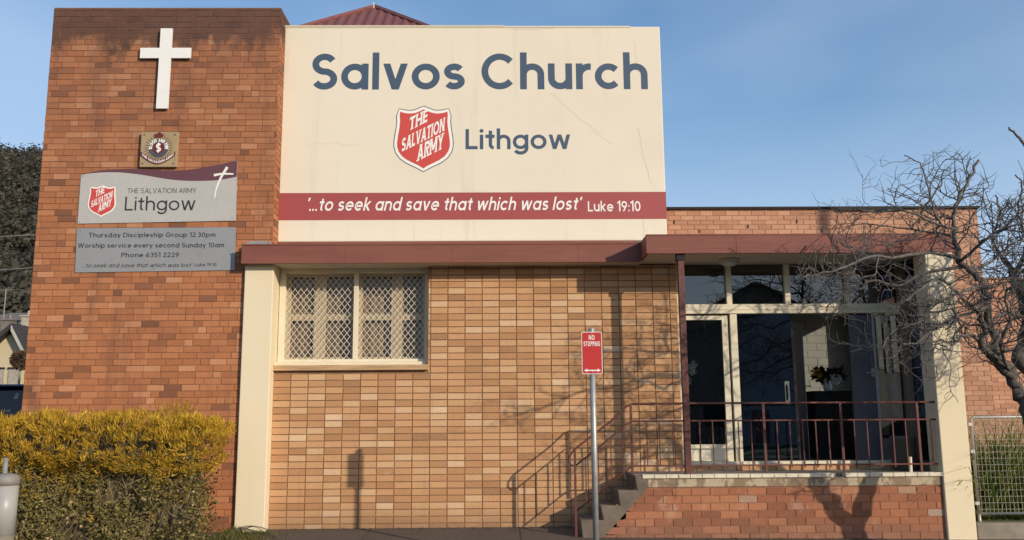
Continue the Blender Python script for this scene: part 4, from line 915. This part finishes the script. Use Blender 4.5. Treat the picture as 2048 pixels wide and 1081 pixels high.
# ------------------------------------------------------------------ houses up the street
def win_box(mb, x0, x1, z0, z1, y): mb.box(x0, x1, y-.05, y, z0, z1)
t = thing('gabled_house', (-20.8, 38, 1.2), "cream gabled house with a dark roof beyond the parked van", 'house')
mb = MB(); mb.prism([(-23.6,1.0),(-19.5,1.0),(-19.5,4.10),(-20.26,5.43),(-21.2,4.45),(-23.6,4.10)], 38, 46); mb.build('wall', simple('cream_weatherboard', (.60,.50,.32), .7, var=.06), t)
mb = MB(); mb.prism([(-20.27,5.62),(-19.28,3.93),(-19.38,3.86),(-20.27,5.40)], 37.6, 46.2); mb.prism([(-20.27,5.62),(-20.27,5.42),(-21.3,4.42),(-24.2,3.98),(-24.2,4.15),(-21.35,4.62)], 37.6, 46.2); mb.build('roof', simple('dark_tiles', (.05,.042,.04), .8), t)
mb = MB(); mb.prism([(-20.24,5.52),(-19.33,3.93),(-19.44,3.90),(-20.24,5.30)], 37.55, 37.59); mb.build('bargeboard', simple('white_barge', (.5,.47,.42), .6), t)
for x0, x1 in ((-21.05,-20.58), (-20.40,-19.96)):
    mb = MB(); mb.box(x0, x1, 37.95, 38.02, 2.9, 3.78); w_ = mb.build('window', simple('pale_blind', (.42,.37,.31), .6), t); mb = MB(); mb.box(x0-.03, x1+.03, 37.93, 37.95, 3.72, 3.80); mb.build('window_head', M['dark'], w_)
t = thing('topiary_tree', (-17.85, 34, 1.0), "small round topiary tree on a pale stem in front of the cream house", 'tree')
rt = random.Random(31)
mb = MB(); mb.tube([(-17.86,34,.6),(-17.85,34,3.55)], .045, 7); mb.build('trunk', simple('pale_stem', (.30,.25,.17), .9), t)
mb = MB()
for i in range(900):
    v = Vector((rt.gauss(0,1), rt.gauss(0,1), rt.gauss(0,1))).normalized()*.34*(.6+.4*rt.random()); p = Vector((-17.85,34,3.82))+v; mb.val = rt.random(); d = (v+Vector((rt.gauss(0,.1),rt.gauss(0,.1),rt.gauss(0,.1)))).normalized(); s = d.orthogonal().normalized()*.03; mb.mesh([p-d*.02, p+d*.04-s, p+d*.09, p+d*.04+s], [(0,1,2,3)])
mb.build('crown', leaf_mat('topiary_leaf', [(0,(.06,.035,.02)),(1,(.16,.10,.06))]), t)
def conifer(name, x, y, z, h, r, label, mat, n=1500, seed=1, group=None):
    t = thing(name, (x, y, z), label, 'tree', group); rt = random.Random(seed)
    mb = MB(); mb.tube([(x, y, z), (x, y, z+h*.9)], .12*h/6, 7, .02); mb.build('trunk', M['bark'], t)
    mb = MB()
    for i in range(n):
        u = rt.random()**.75; a = rt.uniform(0, 2*pi); rr = r*(1-u)*(.45+.55*rt.random())*(1+.25*sin(u*30)); p = Vector((x+rr*cos(a), y+rr*sin(a), z+h*(.08+.92*u))); mb.val = rt.random()
        d = Vector((cos(a), sin(a), -.15+rt.gauss(0,.3))).normalized(); L = .12*h/3*(1.2-u); s = d.cross(Vector((0,0,1))).normalized()*L*.3; mb.mesh([p-d*L*.4, p-s, p+d*L, p+s], [(0,1,2,3)])
    mb.build('crown', mat, t); return t
LDC = leaf_mat('conifer_leaf', [(0,(.018,.02,.012)),(1,(.06,.06,.035))])
conifer('conifer', -20.0, 35.0, 1.0, 4.75, .75, "dark narrow conifer against the cream gabled house", LDC, 1500, 5)
def small_house(label, x, y, w, d, zb_, ze, zr, wall, roofc, chim=()):
    t = thing('distant_house', (x, y, zb_), label, 'house')
    mb = MB(); mb.box(x-w/2, x+w/2, y, y+d, zb_-2, ze); mb.build('wall', wall, t)
    mb = MB(); o = .5; e = [(x-w/2-o, y-o, ze-.1), (x+w/2+o, y-o, ze-.1), (x+w/2+o, y+d+o, ze-.1), (x-w/2-o, y+d+o, ze-.1)]; r0, r1 = (x-w*.2, y+d/2, zr), (x+w*.2, y+d/2, zr)
    mb.mesh(e+[r0, r1], [(0,1,5,4), (2,3,4,5), (1,2,5), (3,0,4), (3,2,1,0)]); rf_ = mb.build('roof', roofc, t)
    for cx, cz, cw, m in chim:
        mb = MB(); mb.box(cx-cw/2, cx+cw/2, y+d*.3, y+d*.3+cw, ze, cz); mb.box(cx-cw*.62, cx+cw*.62, y+d*.3-cw*.12, y+d*.3+cw*1.12, cz, cz+.12); mb.lathe([(cw*.2,cz+.12),(cw*.16,cz+.5)], cx, y+d*.3+cw/2, 10); mb.build('chimney', m, rf_)
    for k in (-1, 1):
        mb = MB(); mb.box(x+k*w*.25-.5, x+k*w*.25+.5, y-.04, y+.02, ze-1.6, ze-.5); mb.build('window', M['dark'], t)
    return t
pale = simple('pale_wall', (.38,.34,.28), .8); grey_r = simple('grey_roof', (.13,.115,.10), .8); tan_r = simple('weathered_roof', (.19,.165,.14), .8); red_r = simple('dull_red_roof', (.20,.05,.04), .7)
small_house("red roofed house tucked between the cream house and the tower", -24.6, 50, 6, 7, 3.0, 4.9, 6.4, pale, red_r)
h1 = small_house("grey roofed house with pale chimneys below the wooded hill", -36.5, 68, 9, 8, 5.5, 7.6, 9.3, pale, grey_r, ((-36.8, 9.7, .75, simple('pale_chimney', (.42,.37,.30), .8)), (-38.3, 9.4, .9, tan_r)))
h2 = small_house("highest pale roofed house at the foot of the wooded hill", -47.5, 88, 11, 8, 8.0, 11.0, 12.6, pale, tan_r, ((-46.2, 12.8, .6, M['white_paint']),))
mb = MB(); a = (-43.0+0, 79.9, 9); mb.tube([(-44.1,80.5,10.5),(-44.1,80.5,13.4)], .045, 6); mb.tube([(-44.9,80.5,13.2),(-43.3,80.5,13.3)], .035, 5)
for k in range(5): mb.tube([(-44.8+.33*k,80.3,13.22+.02*k),(-44.8+.33*k,80.7,13.22+.02*k)], .02, 4)
tag(mb.build('antenna', M['galv']), "thin television antenna mast rising above the far roofs", 'antenna')
# ------------------------------------------------------------------ wooded hill
mb = MB(); rw_ = random.Random(17); cnt = 0
for i in range(1500):
    y = 112+360*rw_.random()**.8; x = y*rw_.uniform(-.66, -.47); z = terr(x, y); s_ = rw_.uniform(2.6, 6.2)*(1+.0006*y); base = rw_.gauss(.45,.26); cc = Vector((x, y, z+s_*rw_.uniform(.8,1.5))); nb = 190 if y < 300 else 150
    for k in range(nb):
        v = Vector((rw_.gauss(0,1), rw_.gauss(0,1), rw_.gauss(.2,.8))).normalized(); p = cc+Vector((v.x*s_*(.8+.3*sin(v.z*5+i)), v.y*s_*.9, v.z*s_*(.7+.3*sin(v.x*6+i*2))))*(.55+.45*rw_.random()); q = s_*rw_.uniform(.05,.13)
        n_ = (v+Vector((rw_.gauss(0,.4), rw_.gauss(0,.4), rw_.gauss(0,.4)))).normalized(); a = n_.orthogonal().normalized()*q; b = n_.cross(a)*rw_.uniform(.5,.9); mb.val = max(0, min(1, base+rw_.gauss(0,.10)))
        mb.mesh([p-a, p-b*.8+a*.2, p+a, p+b], [(0,1,2,3)])
mb.mi = 1
for i in range(120):
    y = 130+340*rw_.random(); x = y*rw_.uniform(-.63, -.48); z = terr(x, y); lean = rw_.gauss(0,1.6); mb.tube([(x, y-3, z), (x+lean, y-3.5, z+rw_.uniform(3,6))], .16, 4, .08)
kind(mb.build('hill_forest', [leaf_mat('hazed_gum_leaf', [(0,(.040,.039,.030)),(.5,(.072,.066,.047)),(1,(.12,.10,.068))], .2), simple('gum_trunk', (.26,.22,.17), .9)]), 'stuff')  # distance haze is put into the greyed leaf colours
# ------------------------------------------------------------------ overhead cables
for z0, z1, lab in ((6.02, 6.25, "upper of two overhead cables crossing in front of the wooded hill"), (5.17, 5.47, "lower of two overhead cables crossing in front of the wooded hill")):
    mb = MB(); mb.tube([(-40+2.4*k, 22, z0+(z1-z0)*((-40+2.4*k)+12.9)/1.6*.35+.0011*((-40+2.4*k)+12)**2) for k in range(14)], .016, 6); tag(mb.build('overhead_cable', simple('cable', (.20,.185,.165), .6)), lab, 'cable')
# ------------------------------------------------------------------ right-hand side: neighbour wall, fence, plants
t = thing('brick_outbuilding', (12, 18, 0), "plain brick outbuilding at the far right behind the fence", 'building')
mb = MB(); bricks(mb, (8.82,18,.1), (1,0,0), (0,-1,0), 5.2, 4.15, .236, .0865, .010, 'run', .006); mb.box(8.82, 18, 18, 22, -.1, 4.25); wl_ = mb.build('wall', [M['pink_brick'], M['pink_mortar']], t)
mb = MB(); mb.box(8.80, 18.05, 17.96, 22.1, 4.25, 4.29); mb.build('coping', M['pink_mortar'], t)
mb = MB(); mb.box(5.95, 40, 11.72, 16.0, -.2, .195); kind(mb.build('garden_bed', M['lawn']), 'structure')
mb = MB(); mb.box(5.955, 14, 11.5, 11.70, -.2, .186); tag(mb.build('concrete_plinth', M['concrete'], bevel=.01), "low concrete plinth under the wire mesh fence", 'plinth')
t = thing('mesh_fence', (6.05, 11.6, .2), "galvanised wire mesh fence panel beside the right porch pillar", 'fence')
mb = MB(); fr = [(6.045,11.6,.29),(6.045,11.6,1.46),(6.075,11.6,1.49),(9.0,11.6,1.49)]
mb.tube(fr, .019, 10); mb.tube([(6.045,11.6,.29),(9.0,11.6,.29)], .019, 10); mb.tube([(9.0,11.6,1.49),(9.0,11.6,.0)], .019, 10); mb.tube([(6.045,11.6,.30),(6.045,11.6,.1)], .019, 10); mb.build('frame', M['galv'], t, smooth=True)
mb = MB()
k = 0
while 6.08+.0515*k < 8.98: x = 6.08+.0515*k; mb.box(x-.0028, x+.0028, 11.585, 11.590, .29, 1.49); k += 1
for k in range(15): z = .345+.0785*k; mb.box(6.05, 8.99, 11.580, 11.585, z-.0028, z+.0028)
mb.build('wire_mesh', simple('mesh_wire', (.25,.24,.20), .6, .2), t)
for z in (.42, 1.06, 1.40): mb = MB(); mb.box(6.0, 6.05, 11.575, 11.625, z-.02, z+.02); mb.build('clamp', M['galv'], t)
LST = leaf_mat('strap_leaf', [(0,(.08,.125,.025)),(.55,(.17,.26,.05)),(.88,(.30,.33,.08)),(1,(.52,.44,.13))], .3)
rs = random.Random(44)
plant_specs = [((6.4,12.15,.19),1.30,"strappy green clump nearest the cream pillar behind the mesh fence"), ((6.95,12.2,.19),1.35,"strappy green clump with yellow blades behind the middle of the mesh fence"), ((7.55,12.15,.19),1.25,"strappy green clump just inside the right edge behind the mesh fence")]
for (px_, py_, pz_), hh, lab in plant_specs:
    t = thing('strap_leaf_plant', (px_, py_, pz_), lab, 'plant', 'strappy plants behind the fence'); mb = MB()
    for i in range(420):
        p = Vector((px_+rs.gauss(0,.20), py_+rs.gauss(0,.15), pz_)); a = rs.uniform(0, 2*pi); out = rs.uniform(.1,.75); d = Vector((cos(a)*out, sin(a)*out, 1)).normalized(); L = hh*rs.uniform(.6,1.4); w = rs.uniform(.012,.021); mb.val = rs.random(); prev = p; s = Vector((-sin(a), cos(a), 0))*w; row = []
        for k in range(6):
            u = k/5; q = p+d*L*u+Vector((cos(a)*.25*u*u, sin(a)*.25*u*u, -(.55*out+.1)*L*u*u*u)); row.append((q, s*(1-u*.9)))
        vs = [v for q, ss in row for v in (q-ss, q+ss)]; mb.mesh(vs, [(2*k, 2*k+1, 2*k+3, 2*k+2) for k in range(5)])
    mb.build('leaves', LST, t); mb = MB(); mb.lathe([(.16,pz_-.05),(.12,pz_+.10),(.03,pz_+.16)], px_, py_, 12); mb.build('crown_base', M['bark'], t)
# ------------------------------------------------------------------ bare contorted tree at the right
LIMBS=[
(0.088,0.05,[(6.0,9.9,.80),(5.85,9.82,1.15),(5.71,9.75,1.5),(5.66,9.80,1.72),(5.625,9.84,1.92),(5.469,9.85,2.195)]),
(0.05,0.028,[(5.469,9.85,2.195),(5.457,9.85,2.471),(5.428,9.83,2.692),(5.384,9.8,2.928),(5.281,9.78,3.077),(5.141,9.78,3.202),(5.107,9.8,3.404)]),
(0.028,0.014,[(5.107,9.8,3.404),(5.138,9.82,3.579),(5.158,9.85,3.765),(5.255,9.88,3.975),(5.402,9.9,4.215),(5.535,9.92,4.41)]),
(0.05,0.024,[(5.625,9.84,1.92),(5.387,9.7,2.081),(5.214,9.6,2.205),(5.155,9.55,2.319),(5.193,9.5,2.437),(5.116,9.45,2.592)]),
(0.095,0.045,[(6.0,9.9,.80),(6.13,9.9,1.15),(6.25,9.9,1.5),(6.10,9.95,1.83),(5.832,10.0,2.064),(5.936,10.1,2.295),(6.058,10.2,2.59),(6.083,10.3,2.952),(6.018,10.35,3.197)]),
(0.022,0.007,[(5.141,9.78,3.202),(4.879,9.7,3.284),(4.364,9.55,3.225),(3.998,9.45,3.192),(3.638,9.35,3.057),(3.414,9.3,2.997),(3.188,9.25,2.952),(3.126,9.22,3.054)]),
(0.02,0.007,[(5.214,9.78,3.145),(4.791,9.9,3.093),(4.514,10.0,2.962),(4.256,10.05,3.04),(4.102,10.1,2.933),(3.95,10.1,2.888),(3.813,10.15,2.797),(3.738,10.15,2.7)]),
(0.02,0.007,[(5.384,9.8,2.928),(4.951,9.65,2.809),(4.621,9.5,2.671),(4.493,9.45,2.51),(4.268,9.4,2.448),(4.096,9.35,2.354),(3.989,9.3,2.189)]),
(0.018,0.006,[(5.428,9.83,2.692),(4.925,9.7,2.541),(4.646,9.6,2.396),(4.421,9.5,2.265),(4.234,9.45,2.278),(4.069,9.4,2.343)]),
(0.016,0.006,[(5.133,9.82,3.579),(4.933,9.7,3.583),(4.631,9.6,3.675),(4.342,9.5,3.72),(4.11,9.45,3.681),(3.901,9.4,3.704)]),
(0.014,0.006,[(5.114,9.8,3.478),(4.893,10.1,3.617),(4.542,10.2,3.699),(4.301,10.25,3.734),(4.082,10.3,3.704)]),
(0.014,0.006,[(4.933,9.7,3.583),(4.861,9.72,3.747),(4.855,9.75,3.909),(4.827,9.78,4.148),(4.778,9.8,4.329),(4.624,9.82,4.436)]),
(0.014,0.006,[(4.631,9.6,3.675),(4.708,9.5,3.836),(4.817,9.45,3.98),(4.84,9.4,4.146)]),
(0.02,0.008,[(5.281,9.78,3.077),(5.568,9.9,3.238),(5.805,10.0,3.342),(6.146,10.1,3.564)]),
(0.02,0.008,[(5.141,9.78,3.202),(5.223,9.5,3.334),(5.343,9.4,3.45),(5.509,9.3,3.51),(5.741,9.3,3.673)]),
(0.02,0.008,[(6.018,10.35,3.197),(5.921,10.4,3.446),(5.907,10.45,3.638),(6.05,10.5,3.893),(6.013,10.5,4.141)]),
(0.02,0.008,[(6.083,10.3,2.952),(6.17,10.2,3.23),(6.148,10.2,3.585),(6.03,10.1,3.861),(6.118,10.1,4.159),(6.042,10.1,4.28)]),
(0.022,0.008,[(6.058,10.2,2.59),(5.795,10.1,2.666),(5.559,10.0,2.57),(5.329,9.95,2.51),(5.111,9.9,2.562),(4.961,9.9,2.451)]),
(0.02,0.008,[(5.625,9.84,1.92),(5.28,9.4,2.241),(5.297,9.2,2.484),(5.213,9.1,2.732),(5.325,9.0,2.872)]),
(0.02,0.007,[(5.116,9.45,2.592),(4.873,9.3,2.708),(4.703,9.2,2.853),(4.526,9.15,2.899),(4.337,9.1,2.788),(4.095,9.05,2.627)]),
(0.018,0.007,[(5.155,9.55,2.319),(4.918,9.4,2.349),(4.726,9.3,2.237),(4.574,9.25,2.285),(4.433,9.2,2.127)]),
(0.02,0.01,[(6.179,9.8,3.674),(6.097,9.8,4.255),(5.99,9.8,4.55),(5.922,9.8,4.68),(5.849,9.8,4.758)])]

LIMBS += [(.075,.04,[(5.936,10.1,2.3),(6.25,10.0,2.75),(6.6,9.9,3.15),(7.0,9.8,3.6),(7.3,9.7,4.1)]), (.035,.01,[(6.6,9.9,3.15),(7.1,10.2,3.3),(7.6,10.3,3.55),(8.1,10.2,3.7)]), (.03,.01,[(6.25,10.0,2.75),(6.75,9.6,2.85),(7.2,9.4,3.05),(7.7,9.4,3.1)]),
  (.03,.01,[(5.93,10.2,2.9),(6.2,10.3,3.4),(6.5,10.2,3.9),(6.6,10.1,4.4)]), (.03,.01,[(6.6,9.9,3.15),(6.8,10.3,3.6),(6.7,10.6,4.0)]), (.03,.01,[(6.0,9.9,2.4),(6.4,9.6,2.5),(6.8,9.5,2.75),(7.2,9.6,2.7),(7.5,9.7,2.9)])]
t = thing('bare_tree', (6.12, 9.88, -.12), "leafless tree with contorted twigs spreading over the porch from the right", 'tree')
rb_t = random.Random(77); trunk = MB(); twigs = MB()
def smooth_path(pts, n=4):
    out = []
    for i in range(len(pts)-1):
        p0, p1, p2, p3 = [Vector(pts[max(0, min(len(pts)-1, j))]) for j in (i-1, i, i+1, i+2)]
        for k in range(n): u = k/n; out.append(.5*((2*p1)+(p2-p0)*u+(2*p0-5*p1+4*p2-p3)*u*u+(3*p1-p0-3*p2+p3)*u**3))
    return out+[Vector(pts[-1])]
trunk.tube(smooth_path([(6.08,9.88,-.25),(6.06,9.88,.25),(6.04,9.88,.5),(6.01,9.9,.68),(6.0,9.9,.80)]), [.155-.003*i for i in range(17)], 12)
def keep(p): return (p.y < 11.36 or p.x > 6.15) and (1.0 if p.x < 6.2 else 2.0) < p.z < (4.42 if p.x < 5.7 else 4.25+.25*sin(p.x*5))
NT_ = [0]
def twig(p, d, L, r, depth):
    NT_[0] += 1
    step = .045; n = max(4, int(L/step)); pts = [p]; ax = Vector((rb_t.gauss(0,1), rb_t.gauss(0,1), rb_t.gauss(0,1))).normalized(); w = rb_t.choice((-1,1))*rb_t.uniform(.15,.45); run = 0; kids = []
    for i in range(n):
        if run <= 0: run = rb_t.randint(2,5); w = -w*rb_t.uniform(.6,1.3); w = max(-.55, min(.55, w)); ax = (ax+Vector((rb_t.gauss(0,.5), rb_t.gauss(0,.5), rb_t.gauss(0,.5)))).normalized()
        run -= 1
        d = (d+ax.cross(d)*w+Vector((rb_t.gauss(0,.10), rb_t.gauss(0,.08), (.03 if d.z < .5 else 0)+rb_t.gauss(0,.08)))).normalized()
        q = pts[-1]+d*step
        if not keep(q): d.y = -abs(d.y)-.2; d.z = abs(d.z); d.normalize(); q = pts[-1]+d*step
        if not keep(q): break
        pts.append(q)
        if depth > 0 and rb_t.random() < (.34 if depth > 1 else .26): kids.append((i, d.copy()))
    if len(pts) < 3: return
    twigs.tube(pts, r, 4 if r < .008 else 5, r*.5, cap=False)
    for i, dd in kids:
        sd = dd.cross(Vector((rb_t.gauss(0,1), rb_t.gauss(0,1), rb_t.gauss(0,1)))).normalized(); nd = (dd*.5+sd*.9+Vector((0,0,.25))).normalized()
        twig(pts[min(i+1, len(pts)-1)], nd, L*rb_t.uniform(.28,.6), r*.66, depth-1)
for r0, r1, pts in LIMBS:
    sp = smooth_path(pts); n = len(sp)
    for k in range(1, n-1): sp[k] += Vector((rb_t.gauss(0,1), rb_t.gauss(0,1), rb_t.gauss(0,1)))*min(.014, r0*.4)
    rs_ = [(r0+(r1-r0)*k/(n-1))*(1+rb_t.uniform(-.08,.12)) for k in range(n)]
    (trunk if r0 > .03 else twigs).tube(sp, rs_, 9 if r0 > .03 else 6)
    ln = sum((sp[i+1]-sp[i]).length for i in range(n-1)); big = r0 > .03
    cnt = int(ln*(7 if not big else 6)*(2.2 if pts[-1][0] > 6.4 else 1))+1
    for c in range(cnt):
        u = rb_t.uniform(.25 if big else .12, 1); i = min(n-2, int(u*(n-1))); tdir = (sp[i+1]-sp[i]).normalized(); sd = tdir.cross(Vector((rb_t.gauss(0,1), rb_t.gauss(0,1), rb_t.gauss(0,1)))).normalized()
        if big and sp[i].z < 1.9 and rb_t.random() < .7: continue
        twig(sp[i].copy(), (tdir*.55+sd*.9+Vector((0,-.05,.2))).normalized(), rb_t.uniform(.25,.75)*(1 if not big else 1.15), min(.0092, rs_[i]*.6), 2)
trunk.build('trunk', M['bark'], t, smooth=True)
twigs.build('crown', simple('twig_bark', (.145,.127,.115), .9, var=.35, scale=20, bump=0), t, smooth=True)
print("twigs", NT_[0], len(twigs.f))

# ------------------------------------------------------------------ unseen, added: house and conifers for the reflections, pole for its rear wall shadow
t = thing('unseen_power_pole', (13.0, 8.95, -.1), "unseen round timber power pole, added beyond the tree for its shadow", 'pole')
mb = MB(); mb.tube([(13.0,8.95,-.3),(13.0,8.95,11.5)], .10, 12, .075); mb.build('shaft', simple('grey_timber', (.20,.17,.14), .9), t)
mb = MB(); mb.box(12.0, 14.0, 8.9, 9.0, 10.6, 10.72); mb.build('crossarm', simple('grey_crossarm', (.20,.17,.14), .9), t)
def street_house(x, y, w, d, h, rise, label, wall, roofm):
    t = thing('unseen_house', (x, y, -.2), label, 'house')
    mb = MB(); mb.prism([(x-w/2,-.3),(x+w/2,-.3),(x+w/2,h),(x,h+rise),(x-w/2,h)], y-d, y); mb.build('wall', wall, t)
    mb = MB(); mb.prism([(x-w/2-.4,h-.25),(x-w/2-.4,h-.10),(x,h+rise+.18),(x+w/2+.4,h-.10),(x+w/2+.4,h-.25),(x,h+rise+.02)], y-d-.4, y+.4); mb.build('roof', roofm, t)
    for k in (-1, 1):
        mb = MB(); mb.box(x+k*w*.25-.7, x+k*w*.25+.7, y, y+.04, .9, 2.3); mb.build('window', M['dark'], t)
    mb = MB(); mb.box(x-.5, x+.5, y, y+.05, -.1, 2.0); mb.build('door', M['maroon'], t)
street_house(17.0, -34, 12, 9, 7.2, 3.0, "unseen tall gabled house, added across the road for reflections", pale, grey_r)
DEC = leaf_mat('street_tree_leaf', [(0,(.03,.035,.02)),(1,(.09,.09,.05))])
for k, (x, y, h, r) in enumerate(((7.5,-18,6.0,2.2), (11.5,-20,5.0,2.4), (2.5,-22,6.5,2.6), (24,-30,12,2.4), (-9,-20,7,3))):
    conifer('conifer', x, y, -.2, h, r, ("unseen dark pointed conifer, added opposite the porch for reflections", "unseen broad low conifer, added across the road for reflections", "unseen conifer, added opposite the parapet for reflections", "unseen tallest dark conifer, added across the road for reflections", "unseen wide conifer, added opposite the tower for reflections")[k], (LDC, DEC)[k % 2], 1300, 15+k, 'unseen conifers across the road')
